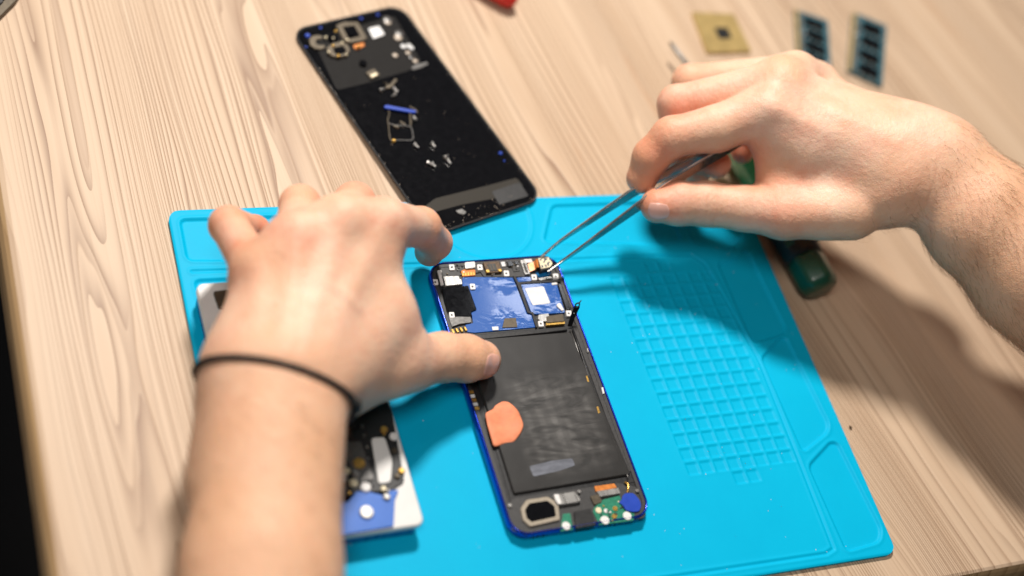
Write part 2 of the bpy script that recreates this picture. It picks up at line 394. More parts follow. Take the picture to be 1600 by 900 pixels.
# ------------------------------------------------------------------ setting: table and what is below it
m = MB()
X0, X1, Y0, Y1 = -233.5, 900., -131., 900.
prof = [(-7, -24), (-7, -12), (-6, -6.5), (-4.3, -3), (-2.5, -.7), (0, 0)]
def ringat(dx, z): return np.array([(X0 + dx, Y0 + dx * .6, z), (X1, Y0 + dx * .6, z), (X1, Y1, z), (X0 + dx, Y1, z)])
m.loft([ringat(dx, z) for dx, z in prof[:-1]], cap1=False)
tb = m.build('table_edge', M['woodedge']); tag(tb, kind='structure')
m = MB(); rr_ = [ringat(-2.5, -.7), ringat(0, 0)]
m.loft(rr_, cap0=False)
tt = m.build('table_top', M['wood']); tag(tt, kind='structure')
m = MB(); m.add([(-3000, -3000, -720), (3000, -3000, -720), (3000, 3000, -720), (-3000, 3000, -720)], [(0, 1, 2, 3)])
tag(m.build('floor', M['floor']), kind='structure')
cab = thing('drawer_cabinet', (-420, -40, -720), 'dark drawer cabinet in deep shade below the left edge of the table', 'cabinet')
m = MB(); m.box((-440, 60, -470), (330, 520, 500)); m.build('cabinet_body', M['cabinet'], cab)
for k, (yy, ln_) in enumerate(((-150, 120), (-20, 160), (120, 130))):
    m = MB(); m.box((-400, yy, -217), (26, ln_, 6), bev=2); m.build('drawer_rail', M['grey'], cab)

# ------------------------------------------------------------------ repair mat: embossed silicone as a fine height field
MX, MY, MT, MW, MH = -160.08, 124.5, -0.0206, 332.5, 233.6
def to_mat(P):
    P = np.atleast_2d(P)[:, :2] - [MX, MY]; c, s = math.cos(MT), math.sin(MT)
    return np.stack([P[:, 0] * c + P[:, 1] * s, -(-P[:, 0] * s + P[:, 1] * c)], 1)
def mpx(l): return to_mat(np.array([up(x, y, 2.2) for x, y in l]))
def seg_d(P, a, b):
    ab = b - a; t = np.clip(((P - a) @ ab) / (ab @ ab), 0, 1)
    return np.linalg.norm(P - a - t[..., None] * ab, axis=-1)
def poly_sd(P, V):
    d = np.full(P.shape[:-1], 1e9); ins = np.zeros(P.shape[:-1], bool)
    for i in range(len(V)):
        a, b = V[i - 1], V[i]; d = np.minimum(d, seg_d(P, a, b))
        c = (a[1] > P[..., 1]) != (b[1] > P[..., 1])
        with np.errstate(divide='ignore', invalid='ignore'):
            x = (b[0] - a[0]) * (P[..., 1] - a[1]) / (b[1] - a[1] + 1e-12) + a[0]
        ins ^= c & (P[..., 0] < x)
    return np.where(ins, -d, d)
def sstep(x, a, b): t = np.clip((x - a) / (b - a), 0, 1); return t * t * (3 - 2 * t)
step = .62
na, nb = int(MW / step) + 1, int(MH / step) + 1
ga, gb = np.meshgrid(np.linspace(0, MW, na), np.linspace(0, MH, nb), indexing='ij')
rc = 7.0                                                    # rounded outer corners: squeeze the outermost grid lines
GP = np.stack([ga, gb], -1)
cx_ = np.clip(GP[..., 0], rc, MW - rc); cy_ = np.clip(GP[..., 1], rc, MH - rc)
dv = GP - np.stack([cx_, cy_], -1); L1 = np.abs(dv).max(-1); L2 = np.linalg.norm(dv, axis=-1) + 1e-9
GP = np.stack([cx_, cy_], -1) + dv * (L1 / L2)[..., None]
hgt = np.full(GP.shape[:2], 2.6)
def recess(V, depth, wall=1.0, rim=.25, rnd=3.0):
    V3 = roundp(np.c_[V, np.zeros(len(V))], rnd)[:, :2]
    lo, hi = V3.min(0) - 6, V3.max(0) + 6
    sel = (GP[..., 0] > lo[0]) & (GP[..., 0] < hi[0]) & (GP[..., 1] > lo[1]) & (GP[..., 1] < hi[1])
    P = GP[sel]; d = poly_sd(P, V3)
    hgt[sel] += -depth * sstep(-d, -wall * .3, wall) + rim * np.exp(-((d - .9) / .8) ** 2)
trays = [[(280, 343), (470, 337), (520, 402), (500, 408), (292, 408)],
         [(302, 438), (470, 430), (560, 640), (610, 760), (470, 800), (380, 700)],
         [(540, 333), (640, 331), (668, 375), (600, 395), (560, 380)],
         [(862, 321), (1036, 315), (1052, 345), (1066, 376), (1040, 383), (849, 378)],
         [(1058, 316), (1150, 312), (1160, 368), (1137, 392), (1085, 383), (1066, 345)],
         [(1120, 411), (1149, 405), (1162, 393), (1170, 394), (1228, 512), (1224, 524), (1176, 538)],
         [(1188, 560), (1218, 528), (1229, 528), (1296, 664), (1292, 678), (1254, 708)],
         [(1262, 728), (1297, 690), (1309, 692), (1378, 828), (1374, 848), (1322, 863)]]
for t in trays: recess(mpx(t), 1.1)
# circle tray under the loose back cover
cc = mpx([(752, 338)])[0]
d = np.linalg.norm(GP - cc, axis=-1) - 28; hgt -= .5 * sstep(-d, -.3, .9); hgt += .3 * np.exp(-((d - .8) / .7) ** 2)
# work area border line
V = mpx([(300, 425), (700, 412), (875, 407), (1078, 398), (1100, 412), (1114, 434), (1187, 567), (1240, 700), (1302, 858), (1290, 866), (900, 925)])
d = np.full(GP.shape[:2], 1e9)
for a, b in zip(V[:-1], V[1:]): d = np.minimum(d, seg_d(GP, a, b))
hgt -= .55 * np.exp(-(d / .7) ** 2); hgt += .25 * np.exp(-((d - 1.6) / .7) ** 2)
# the small square pockets
q = mpx([(953, 434), (1096, 424.5), (1071, 725), (1218, 706)])
q0, qc, qr = q[0], (q[1] - q[0] + q[3] - q[2]) / 14, (q[2] - q[0] + q[3] - q[1]) / 28
cells = [(r, c) for r in range(15) for c in range(8)] + [(-1, 3), (-1, 4), (15, 3), (15, 4)]
for r, c in cells:
    o = q0 + qc * c + qr * r
    a, b = qc * .80, qr * .80
    V = np.array([o, o + a, o + a + b, o + b])
    recess(V, .5, .42, .06, .5)
rim_d = np.minimum(np.minimum(GP[..., 0], MW - GP[..., 0]), np.minimum(GP[..., 1], MH - GP[..., 1]))
hgt -= .5 * (1 - sstep(rim_d, 0, 1.2)) ** 2
c, s = math.cos(MT), math.sin(MT)
wx = MX + GP[..., 0] * c + GP[..., 1] * s; wy = MY + GP[..., 0] * s - GP[..., 1] * c
V = np.stack([wx, wy, hgt], -1)
idx = np.arange(na * nb).reshape(na, nb)
q4 = np.stack([idx[:-1, :-1], idx[:-1, 1:], idx[1:, 1:], idx[1:, :-1]], -1).reshape(-1, 4)
m = MB(); m.add(V.reshape(-1, 3), [tuple(x) for x in q4.tolist()])
bl = np.concatenate([idx[:, 0], idx[-1, 1:], idx[-2::-1, -1], idx[0, -2:0:-1]])
top = V.reshape(-1, 3)[bl]; low = top.copy(); low[:, 2] = .25
m.loft([top, low], cap0=False, cap1=False)
mo = m.build('repair_mat', M['mat'], smooth=True)
tag(mo, 'cyan silicone repair mat with embossed trays and square pockets on the pine table', 'mat')
MZ = 2.6

# ------------------------------------------------------------------ the opened phone
ph = thing('smartphone', (0, 0, MZ), 'opened blue framed smartphone with bare boards and black battery lying on the cyan mat', 'phone')
def rr3(inset_, z): P = rrect(74.4 - 2 * inset_, 155.6 - 2 * inset_, max(9.5 - inset_, 1)); return np.c_[P, np.full(len(P), z)]
m = MB(); m.loft([rr3(a, z) for a, z in ((2.6, MZ), (1.0, 3.0), (.2, 4.2), (0, 6), (.15, 8.1), (.55, 8.9), (.95, 9.05), (1.25, 8.8), (1.4, 7.0))], cap1=False)
fr_ = m.build('frame', M['rim'], ph, smooth=True)
m = MB(); m.loft([rr3(1.35, 6.2), rr3(1.35, 7.6), rr3(1.45, 7.7)]); m.build('chassis', M['black'], ph)
# screws, ports on the lower frame
def P(name, mat, poly, z0, z1, r=0, bev=.15, par=None, plane=None, sm=False):
    m = MB(); m.prism(poly, z0, z1, plane, r, bev); return m.build(name, M[mat], par if par is not None else ph, smooth=sm)
# inner ledge all round (charcoal), channels
m = MB(); ri = rr3(1.5, 8.5); ro = rr3(3.4, 8.5)
m.loft([rr3(1.5, 7.5), ri, rr3(3.2, 8.5), rr3(3.5, 7.5)], cap0=False, cap1=False); m.build('inner_ledge', M['dark'], ph)
P('top_bracket', 'dark', A_([(110, 150), (200, 118), (900, 75), (1200, 80), (1300, 240), (905, 262), (590, 262), (560, 215), (380, 255), (385, 340), (180, 360)]), 7.5, 8.25, .5)
P('board_film', 'film', A_([(385, 262), (580, 262), (870, 268), (1005, 600), (1060, 625), (1100, 745), (500, 800), (430, 792), (412, 722), (488, 705), (470, 600), (520, 572), (455, 395), (385, 345)]), 7.5, 8.2, .4)
P('board_film', 'film', A_([(905, 268), (1040, 260), (1050, 300), (922, 314)]), 7.5, 8.2, .3)
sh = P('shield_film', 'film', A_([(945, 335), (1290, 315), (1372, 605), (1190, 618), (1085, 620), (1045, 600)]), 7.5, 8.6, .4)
P('shield_patch', 'label', A_([(985, 372), (1165, 352), (1232, 515), (1060, 535)]), 8.6, 8.72, .8, .04, sh)  # pale four-sided patch on the shield film
P('divider', 'black', A_([(868, 252), (892, 252), (925, 310), (1330, 288), (1335, 306), (948, 330), (1030, 595), (1068, 600), (1112, 745), (1092, 748), (1052, 616), (1010, 606), (905, 318)]), 7.5, 9.0, .2)
P('graphite_sheet', 'gloss', A_([(188, 372), (440, 345), (522, 575), (465, 600), (482, 640), (320, 642), (232, 595)]), 7.5, 8.9, .3)
P('lower_bracket', 'grey', A_([(250, 652), (340, 642), (465, 645), (472, 700), (360, 715), (285, 742)]), 7.5, 8.8, .3)
for k in range(4):
    x = 275 + k * 40
    P('gold_contact', 'gold', A_([(x, 765 - k * 8), (x + 20, 762 - k * 8), (x + 42, 800 - k * 8), (x + 22, 805 - k * 8)]), 7.5, 8.7, .1)
shield = P('shield', 'silver', A_([(195, 255), (350, 250), (382, 335), (222, 350)]), 7.5, 9.1, .5, .25)
P('shield_tab', 'white', A_([(345, 285), (372, 283), (384, 330), (356, 332)]), 9.0, 9.2, .2, .05, shield)
P('ground_clip', 'white', A_([(143, 198), (178, 192), (190, 205), (182, 225), (208, 338), (180, 342), (152, 228)]), 7.8, 9.0, .4)
for (x, y) in ((280, 170), (550, 170), (805, 228), (480, 355), (280, 628), (122, 312), (1072, 265), (1280, 258), (1405, 612), (1137, 712)):
    a = 25
    pad = P('screw_pad', 'white', A_([(x - a, y - a - 3), (x + a, y - a - 3 + 0), (x + a + 8, y + a), (x - a + 8, y + a + 2)]), 7.5, 8.95, .45, .08)
    m = MB(); disc(m, A_([(x + 2, y)])[0], .55, 8.95, 9.02, n=12, bev=.01); m.build('screw_hole', M['black'], pad)
P('vibration_coil', 'silver', A_([(400, 118), (508, 110), (515, 175), (410, 188)]), 8, 9.8, 1.0, .3)
fx = P('flex_connector', 'flex', A_([(368, 203), (400, 190), (440, 172), (465, 172), (510, 195), (510, 248), (385, 258)]), 7.5, 8.9, .3)
for k in range(5): P('flex_pad', 'gold', A_([(382 + 26 * k, 222 - 1.5 * k), (396 + 26 * k, 221 - 1.5 * k), (399 + 26 * k, 250 - 2 * k), (385 + 26 * k, 251 - 2 * k)]), 8.9, 9.0, .05, .02, fx)
jk = P('earpiece', 'brown', A_([(580, 118), (738, 108), (772, 215), (620, 228)]), 7.5, 9.6, .8, .3)
P('earpiece_grille', 'dark', A_([(622, 140), (700, 132), (728, 200), (650, 208)]), 9.6, 9.8, .3, .05, jk)
for k in range(3): P('grille_bar', 'cu', A_([(640 + 30 * k, 142 - 3 * k), (647 + 30 * k, 141 - 3 * k), (668 + 28 * k, 198 - 3 * k), (660 + 28 * k, 199 - 3 * k)]), 9.8, 10.0, .05, .02, jk)
for q_ in ([(610, 195), (640, 192), (648, 216), (618, 219)], [(725, 188), (755, 184), (766, 206), (738, 210)]): P('spring_contact', 'gold', A_(q_), 8.5, 9.9, .1, .05, jk)
P('sensor', 'label', A_([(752, 118), (792, 114), (806, 158), (768, 162)]), 7.5, 8.9, .3)
P('sensor', 'gloss', A_([(815, 112), (862, 108), (876, 155), (830, 160)]), 7.5, 9.4, .3)
P('sensor', 'gloss', A_([(885, 112), (915, 110), (926, 140), (896, 143)]), 7.5, 9.2, .3)
P('chip', 'dark', A_([(860, 165), (925, 160), (940, 205), (875, 212)]), 7.5, 8.6, .2)
for k in range(26):
    x, y = rng.uniform(200, 940), rng.uniform(108, 235)
    if 380 < x < 780 and y < 260: x = x * .45 + 740 * .55 if x > 560 else x * .5 + 130
    P('surface_part', random.choice(['grey', 'dark', 'cu', 'label', 'black']), A_([(x, y), (x + 14, y - 1), (x + 17, y + 12), (x + 3, y + 13)]), 8.2, 8.2 + rng.uniform(.3, .9), 0, .05)
cn = P('board_connector', 'silver', A_([(938, 103), (985, 97), (1038, 232), (988, 240)]), 7.5, 9.2, .3)
P('connector_slot', 'dark', A_([(962, 130), (985, 127), (1018, 218), (994, 222)]), 9.2, 9.3, .1, .02, cn)
P('ground_plate', 'white', A_([(975, 92), (1050, 88), (1062, 120), (1035, 125), (990, 128)]), 8.0, 9.0, .3)
P('blue_clip', 'bluepl', A_([(1085, 215), (1150, 205), (1240, 205), (1225, 240), (1140, 262), (1110, 250)]), 7.8, 9.4, .6, .3)
P('antenna_bracket', 'silver', A_([(1108, 272), (1240, 255), (1250, 282), (1130, 296)]), 7.8, 8.9, .3)
P('small_pad', 'white', A_([(1240, 320), (1294, 313), (1300, 333), (1250, 340)]), 7.8, 9.0, .2)
P('coax_plug', 'white', A_([(1290, 530), (1310, 512), (1330, 515), (1362, 575), (1345, 588), (1300, 548)]), 8.4, 9.4, .3)
P('side_rail', 'gloss', A_([(1302, 330), (1330, 326), (1432, 565), (1385, 580)]), 7.8, 9.0, .3)
P('side_rail', 'grey', A_([(1338, 335), (1350, 333), (1450, 560), (1436, 562)]), 7.8, 8.95, .1)
cc_ = P('battery_connector', 'cu', A_([(1192, 640), (1350, 614), (1368, 690), (1195, 705)]), 7.8, 9.6, .5, .2)
P('connector_edge', 'gold', A_([(1188, 700), (1368, 688), (1374, 712), (1192, 728)]), 7.8, 9.2, .2, .1, cc_)
P('connector_tail', 'silver', A_([(1115, 625), (1215, 612), (1220, 640), (1190, 650), (1192, 690), (1140, 690), (1112, 665)]), 7.8, 8.7, .4)
P('foil_mark', 'cu', A_([(790, 660), (900, 655), (915, 745), (768, 750)]), 8.2, 8.6, .3, .1)
P('foil_mark', 'label', A_([(668, 742), (730, 738), (735, 772), (675, 775)]), 8.2, 8.55, .3, .1)
P('cross_bar', 'black', A_([(430, 800), (560, 812), (1368, 738), (1402, 772), (1180, 800), (590, 862), (440, 860)]), 7.5, 9.1, .6, .35)
# upright black flap of flex with a small ring
a0, a1 = up(*A_([(1395, 735)])[0], 9), up(*A_([(1430, 735)])[0], 9)
b0, b1 = up(*A_([(1462, 540)])[0], 17.5), up(*A_([(1510, 545)])[0], 17.5)
m = MB(); th = np.array([.25, -.35, 0]); R1 = np.array([a0, a1, a1 + th, a0 + th]); R2 = np.array([b0, b1, b1 + th, b0 + th])
mid1 = (R1 + R2) / 2 + np.array([-.6, -.3, 0]); m.loft([R1, mid1, R2]); fl = m.build('antenna_flex', M['gloss'], ph)
m = MB(); c0 = up(*A_([(1484, 545)])[0], 17.6); 
m.tube([c0 + 1.5 * np.array([math.cos(t) * .8, math.sin(t) * .25, math.sin(t)]) + [0, 0, 1] for t in np.linspace(0, 6.28, 18)], .35, 6); m.build('flex_ring', M['black'], fl)
m = MB(); m.tube([c0 + [0.3, .1, 2.2], c0 + [1.0, .4, 4.8]], [.45, .2], 6); m.build('flex_tip', M['grey'], fl)
m = MB(); m.ball(up(*A_([(1455, 605)])[0], 14.6) + [0, -.3, 0], .5); m.build('flex_pad', M['label'], fl)
# battery, cables, pull tab
P('battery_tray', 'black', [(722, 524), (902, 512), (1000, 752), (798, 784)], 7.5, 7.9, .6)
P('battery', 'wrap', [(727, 531), (892, 518), (986, 741), (803, 772)], 7.9, 9.2, 1.2, .6, sm=False)
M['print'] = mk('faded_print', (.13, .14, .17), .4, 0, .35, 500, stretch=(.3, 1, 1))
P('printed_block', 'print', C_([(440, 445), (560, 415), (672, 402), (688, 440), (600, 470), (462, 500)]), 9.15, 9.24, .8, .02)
for off in (0, 3.5):
    pts = [(891 + off, 515), (901 + off, 542), (910 + off, 570), (920 + off, 600), (932 + off, 637), (947 + off, 675), (961 + off, 705), (975 + off, 728), (981, 745), (979, 756)]
    m = MB(); m.tube([up(x, y, 8.7) for x, y in pts], .42, 8); m.build('coax_cable', M['black' if off else 'grey'], ph, smooth=True)
P('cable_channel', 'dark', [(894, 508), (903, 506), (988, 734), (980, 740)], 7.5, 8.3, .2)
for q_, mt in (([(802, 122), (814, 120), (824, 156), (812, 160)], 'gold'), ([(830, 18), (840, 16), (848, 50), (838, 54)], 'label')):
    P('cable_clip', mt, C_(q_), 8.2, 9.3, .2)
P('cable_clip', 'gold', B_([(1100, 828), (1112, 826), (1125, 866), (1112, 868)]), 8.2, 9.3, .2)
P('cable_clip', 'silver', B_([(1106, 655), (1116, 654), (1122, 680), (1112, 682)]), 8.2, 9.3, .2)
for k in range(5):
    y = 35 + 22 * k; x = 112 + 7.5 * k
    P('side_contact', 'gold' if k % 2 == 0 else 'label', C_([(x, y), (x + 24, y - 3), (x + 30, y + 14), (x + 7, y + 17)]), 8.2, 8.9, .15)
# orange tab, curling up a little
base = C_([(190, 158), (215, 142), (240, 130), (255, 100), (282, 82), (325, 85), (352, 108), (385, 145), (402, 180), (415, 212), (412, 240), (398, 272), (372, 308), (352, 325), (300, 328), (270, 345), (242, 350), (222, 290), (205, 220)])
Q = orient(np.array([up(x, y, 9.6) for x, y in base]), np.array([0, 0, 1.])); Q = roundp(Q, 1.2, 3); ce = Q.mean(0); Q = ce + (Q - ce) * .93
m = MB(); rings = []
for k_, (f_, dz) in enumerate(((1.0, -.25), (1.0, 0), (.93, .22), (.7, .34), (.4, .2), (.15, .3))):
    R_ = ce + (Q - ce) * f_; R_[:, 2] = 9.55 + dz + .35 * np.sin(R_[:, 0] * .35 + .6) + .25 * np.cos(R_[:, 1] * .5); rings.append(R_)
m.loft(rings); m.build('pull_tab', M['orange'], ph, smooth=True)
# lower board
P('lower_bracket', 'dark', C_([(345, 620), (560, 585), (930, 535), (1040, 560), (1065, 650), (1070, 700), (1060, 725), (420, 820), (345, 790), (320, 690)]), 7.5, 8.1, 1.0)
M['beige'] = mk('beige_metal', (.36, .31, .24), .4, .3, .1, 600)
sp = P('speaker', 'beige', C_([(392, 672), (425, 625), (540, 607), (598, 645), (607, 735), (445, 772), (405, 735)]), 7.6, 9.2, .8, .3)
P('speaker_membrane', 'gloss', C_([(416, 680), (440, 645), (538, 630), (576, 660), (584, 716), (452, 746), (426, 725)]), 9.2, 9.3, .6, .05, sp)
mt_ = P('vibration_motor', 'silver', C_([(568, 598), (690, 577), (722, 630), (706, 640), (600, 656), (580, 640)]), 7.6, 10, .8, .4)
P('motor_cap', 'white', C_([(572, 598), (596, 594), (614, 645), (598, 650)]), 10.0, 10.15, .3, .05, mt_)
P('microphone', 'cu', C_([(768, 605), (818, 594), (836, 638), (792, 655)]), 7.6, 9, .8, .2)
P('charging_flex', 'flex', C_([(792, 552), (900, 537), (915, 560), (800, 582)]), 7.6, 8.9, .3)
P('charging_connector', 'silver', C_([(805, 578), (922, 560), (934, 592), (822, 610)]), 7.6, 9.6, .4, .2)
pcb = P('charging_board', 'green', C_([(838, 625), (930, 602), (950, 678), (1010, 700), (1004, 738), (818, 762), (785, 690), (790, 668)]), 7.6, 8.6, .3)
for x, y, r_, mt in ((850, 735, 2.2, 'white'), (970, 712, 2.2, 'white'), (855, 685, 1.1, 'white'), (900, 715, 1.3, 'gold'), (905, 672, 1.3, 'gold'), (815, 682, 1.6, 'cream')):
    m = MB(); disc(m, C_([(x, y)])[0], r_, 8.6, 9.0, n=14); m.build('solder_pad', M[mt], pcb)
p2 = P('antenna_board', 'green', C_([(622, 702), (662, 698), (678, 788), (608, 796)]), 7.6, 8.6, .3)
m = MB(); disc(m, C_([(640, 766)])[0], 2.1, 8.6, 9.0, n=14); m.build('solder_pad', M['white'], p2)
P('charging_port', 'black', C_([(680, 690), (772, 672), (802, 762), (692, 782)]), 7.6, 9.0, .5, .2)
P('moisture_sticker', 'bluest', C_([(922, 640), (940, 628), (945, 600), (968, 588), (1005, 590), (1038, 628), (1046, 660), (1035, 688), (1000, 692), (960, 682), (948, 655)]), 9.1, 9.35, 1.0, .08)
m = MB(); a_ = up(*C_([(955, 530)])[0], 9); m.tube([a_, a_ + [1.2, -1.5, .4], a_ + [.4, -4, .1], a_ + [-.8, -6, 0]], .55, 7); m.build('coax_plug', M['gold'], ph, smooth=True)
for x, y in ((335, 655), (1025, 575), (710, 580)):
    m = MB(); disc(m, C_([(x, y)])[0], .95, 8.0, 9.2, n=12); m.build('screw_head', M['silver'], ph)
for k in range(22):
    x, y = rng.uniform(800, 1000), rng.uniform(620, 745)
    P('surface_part', random.choice(['white', 'gold', 'dark', 'cream', 'black']), C_([(x, y), (x + 9, y - 1), (x + 11, y + 7), (x + 2, y + 8)]), 8.6, 8.6 + rng.uniform(.15, .5), 0, .04)
# port and microphone holes on the bottom edge of the frame
m = MB(); m.box((1.0, -77.7, 6.0), (9, .5, 2.6), bev=.1); m.build('port_opening', M['black'], ph)
for x in (-26, -23.5, -21, 12, 14.5, 17, 19.5):
    m = MB(); m.box((x, -77.75, 6.0), (1.2, .35, 1.2), bev=.05); m.build('speaker_hole', M['black'], ph)

# camera module held by the tweezers, with its flex
cmq = thing('camera_module', up(*K_([(645, 360)])[0], 9), 'tiny square cream and black camera module gripped by the tweezer tips at the phone corner', 'camera module')
P('module_body', 'black', K_([(545, 300), (690, 272), (755, 380), (720, 440), (590, 478), (560, 420)]), 9.6, 12.6, .4, .2, cmq)
P('module_plate', 'cream', K_([(545, 300), (690, 275), (752, 375), (715, 425), (592, 448)]), 12.6, 12.85, .4, .08, cmq)
for q_ in ([(565, 318), (590, 308), (598, 325), (575, 338)], [(628, 305), (672, 297), (678, 316), (652, 330), (640, 362), (612, 358), (632, 335)],
           [(668, 372), (700, 345), (722, 352), (700, 372), (704, 405), (686, 410)], [(590, 402), (612, 396), (624, 420), (600, 438)],
           [(632, 392), (660, 388), (676, 420), (655, 425)], [(700, 300), (718, 310), (726, 330), (708, 322)]):
    P('plate_mark', 'gloss', K_(q_), 12.85, 12.93, .15, .02, cmq)
m = MB(); q_ = K_([(400, 385), (480, 350), (520, 310), (560, 320)]); w_ = K_([(430, 492), (505, 460), (535, 425), (575, 430)])
zz = [9.6, 10.2, 12.4, 12.2]
U = [up(*a, z) for a, z in zip(q_, zz)]; W_ = [up(*a, z) for a, z in zip(w_, zz)]
m.loft([np.array([u, v_, v_ + [0, 0, -.25], u + [0, 0, -.25]]) for u, v_ in zip(U, W_)]); m.build('module_flex', M['flex'], cmq)

# ------------------------------------------------------------------ loose back cover
tcv = .2773; cc0 = np.array([-12.64, 182.3])
def covw(u, v, h=0):   # u across, v along (top +), cover leans on the mat edge at its lower end
    z = 1.3 + (77.5 - v) / 155 * 3.6 + h
    return np.array([cc0[0] + u * math.cos(tcv) - v * math.sin(tcv), cc0[1] + u * math.sin(tcv) + v * math.cos(tcv), z])
n_ = np.cross(covw(1, 0) - covw(0, 0), covw(0, 1) - covw(0, 0)); n_ /= np.linalg.norm(n_)
CP = (n_, covw(0, 0))
cv = thing('phone_back_cover', covw(0, 0) - [0, 0, 2], 'black glass phone back cover lying inside up, lower end on the cyan mat', 'phone cover')
def crings(L_): return [np.array([covw(x, y, h_) for x, y in rrect(74.5 - 2 * ins_, 156.5 - 2 * ins_, max(10 - ins_, 3))]) for ins_, h_ in L_]
M['worn'] = mk('worn_black_edge', (.012, .012, .013), .62, 0, .6, 900, bump=.6, spec=.25, rvar=.2)
m = MB(); m.loft(crings(((3.5, -.9), (1.2, -.6), (0, .0), (0, .25), (.35, .32), (1.2, .2))), cap1=False); m.build('cover_rim', M['worn'], cv)
m = MB(); m.loft(crings(((1.2, .2), (3.2, 0.0), (3.4, 0))), cap0=False); m.build('cover_glass', M['gloss'], cv)
M['foam'] = mk('foam', (.010, .009, .0085), .7, 0, .2, 300, spec=.2)
Q_ = lambda name, mat, poly, h0, h1, r=0, bev=.1, par=None: P(name, mat, poly, h0, h1, r, bev, par or cv, CP)
Q_('foam_sheet', 'foam', G_([(120, 150), (440, 62), (545, 240), (500, 275), (330, 325), (215, 352)]), .0, .12, 2, .03)
M['tape'] = mk('olive_tape', (.026, .022, .016), .6, 0, .2, 500, spec=.25)
Q_('adhesive_tape', 'tape', G_([(560, 805), (600, 775), (815, 722), (918, 694), (945, 728), (925, 755), (830, 775), (700, 800), (590, 830)]), .0, .14, 1.5, .03)
Q_('adhesive_tape', 'black', G_([(820, 748), (930, 712), (965, 765), (850, 800)]), .14, .26, 1, .03)
ws = Q_('camera_washer', 'cu', [(0, 0)] * 0 or D_([(262, 318), (290, 285), (345, 272), (395, 285), (385, 315), (352, 312), (330, 330), (335, 360), (365, 372), (415, 370), (420, 395), (385, 412), (320, 405), (275, 372)]), .1, 1.2, .3, .2)
for nm, outer, inner, h_ in (('camera_bracket', [(520, 180), (600, 145), (735, 150), (825, 305), (780, 330), (640, 350), (600, 330)], [(585, 195), (700, 180), (760, 285), (645, 312)], 1.6),
                             ('camera_bracket', [(430, 400), (490, 350), (575, 335), (640, 370), (660, 430), (610, 475), (540, 490), (470, 470)], [(500, 395), (590, 375), (628, 425), (600, 455), (530, 462), (498, 430)], 1.8)):
    b_ = Q_(nm, 'cu', D_(outer), .1, h_, .6, .25)
    Q_('camera_opening', 'gloss', D_(inner), h_, h_ + .12, .5, .04, b_)
m = MB(); disc(m, D_([(668, 245)])[0], 2.6, .1, 2.6, CP); m.build('camera_lens', M['gloss'], cv)
m = MB(); disc(m, D_([(500, 295)])[0], 3.2, .1, 2.0, CP); m.build('camera_lens', M['gloss'], cv)
for x, y, r_ in ((520, 240, 1.0), (425, 300, .9), (495, 380, 1.0), (582, 352, .9), (545, 475, 1.2), (632, 322, .9), (498, 305, .7), (740, 385, 1.0), (625, 465, .7), (452, 440, .9)):
    m = MB(); n3 = CP[0]; m.ball(up(*D_([(x, y)])[0], 2.0, CP), r_, 8); m.build('contact_dot', M['cream' if r_ < 1 else 'gold'], cv, smooth=True)
Q_('camera_flex', 'flex', D_([(690, 370), (790, 345), (800, 375), (740, 410), (700, 405)]), .1, .9, .4)
Q_('white_sticker', 'label', D_([(832, 210), (938, 186), (995, 268), (882, 312)]), .1, .35, .8, .06)
for (x, y, r_, mt) in ((1020, 150, 2.4, 'gluetr'), (1015, 130, 3.2, 'grey'), (1120, 300, 2.6, 'gluetr'), (1130, 265, 3.3, 'grey'), (1170, 385, 1.8, 'label'), (1225, 380, 1.8, 'label'), (1250, 400, 1.5, 'label'),
                       (1092, 470, 1.7, 'gluetr'), (1215, 445, 1.6, 'gluetr'), (1285, 525, 1.6, 'gluetr'), (1245, 490, 1.6, 'grey')):
    m = MB(); m.ball(up(*D_([(x, y)])[0], .35, CP), r_, 12, (1, 1, .28)); m.build('glue_blob', M[mt], cv, smooth=True)
Q_('glue_patch', 'grey', D_([(1245, 590), (1290, 555), (1400, 535), (1410, 555), (1330, 590), (1260, 610)]), .05, .25, .8)
m = MB(); disc(m, D_([(785, 540)])[0], 2.2, .1, 1.6, CP); m.build('small_lens', M['gloss'], cv)
cnn = Q_('sensor_connector', 'cu', D_([(812, 632), (888, 598), (948, 655), (862, 698)]), .1, 1.2, .4)
Q_('connector_slot', 'cream', D_([(850, 660), (905, 635), (925, 658), (870, 682)]), 1.2, 1.4, .2, .05, cnn)
for x, y, r_ in ((250, 280, 1.6), (765, 115, 1.0), (925, 80, 1.0), (375, 205, .9), (235, 390, .7)):
    m = MB(); m.ball(up(*D_([(x, y)])[0], .5, CP), r_, 8, (1, 1, .5)); m.build('paint_fleck', M['bluest'], cv)
for x, y, r_ in ((592, 832, 1.5), (855, 598, 1.2), (870, 628, .6)):
    m = MB(); m.ball(up(*G_([(x, y)])[0], .5, CP), r_, 8, (1, 1, .5)); m.build('paint_fleck', M['bluest'], cv)
Q_('scratched_patch', 'grey', G_([(680, 822), (705, 815), (722, 828), (712, 838), (690, 833)]), .1, .35, .2)
m = MB()   # chips and scratches along the worn edge, one mesh: pattern of the glass
for k in range(95):
    e_ = random.random(); side = random.random()
    u, v = (-36.3, 77 - 154 * e_) if side < .5 else ((36 * (2 * e_ - 1), -77) if side < .8 else (36.3, 77 - 154 * e_))
    if side < .5 and e_ < .1: continue
    p = covw(u + rng.normal(0, .5), v + rng.normal(0, .6), .36 if abs(u) > 35 or abs(v) > 76 else .3); s_ = rng.uniform(.06, .24)
    m.add([p + [s_, 0, .02], p + [0, s_ * 1.5, .05], p + [-s_, 0, .02], p + [0, -s_, .0]], [(0, 1, 2, 3)])
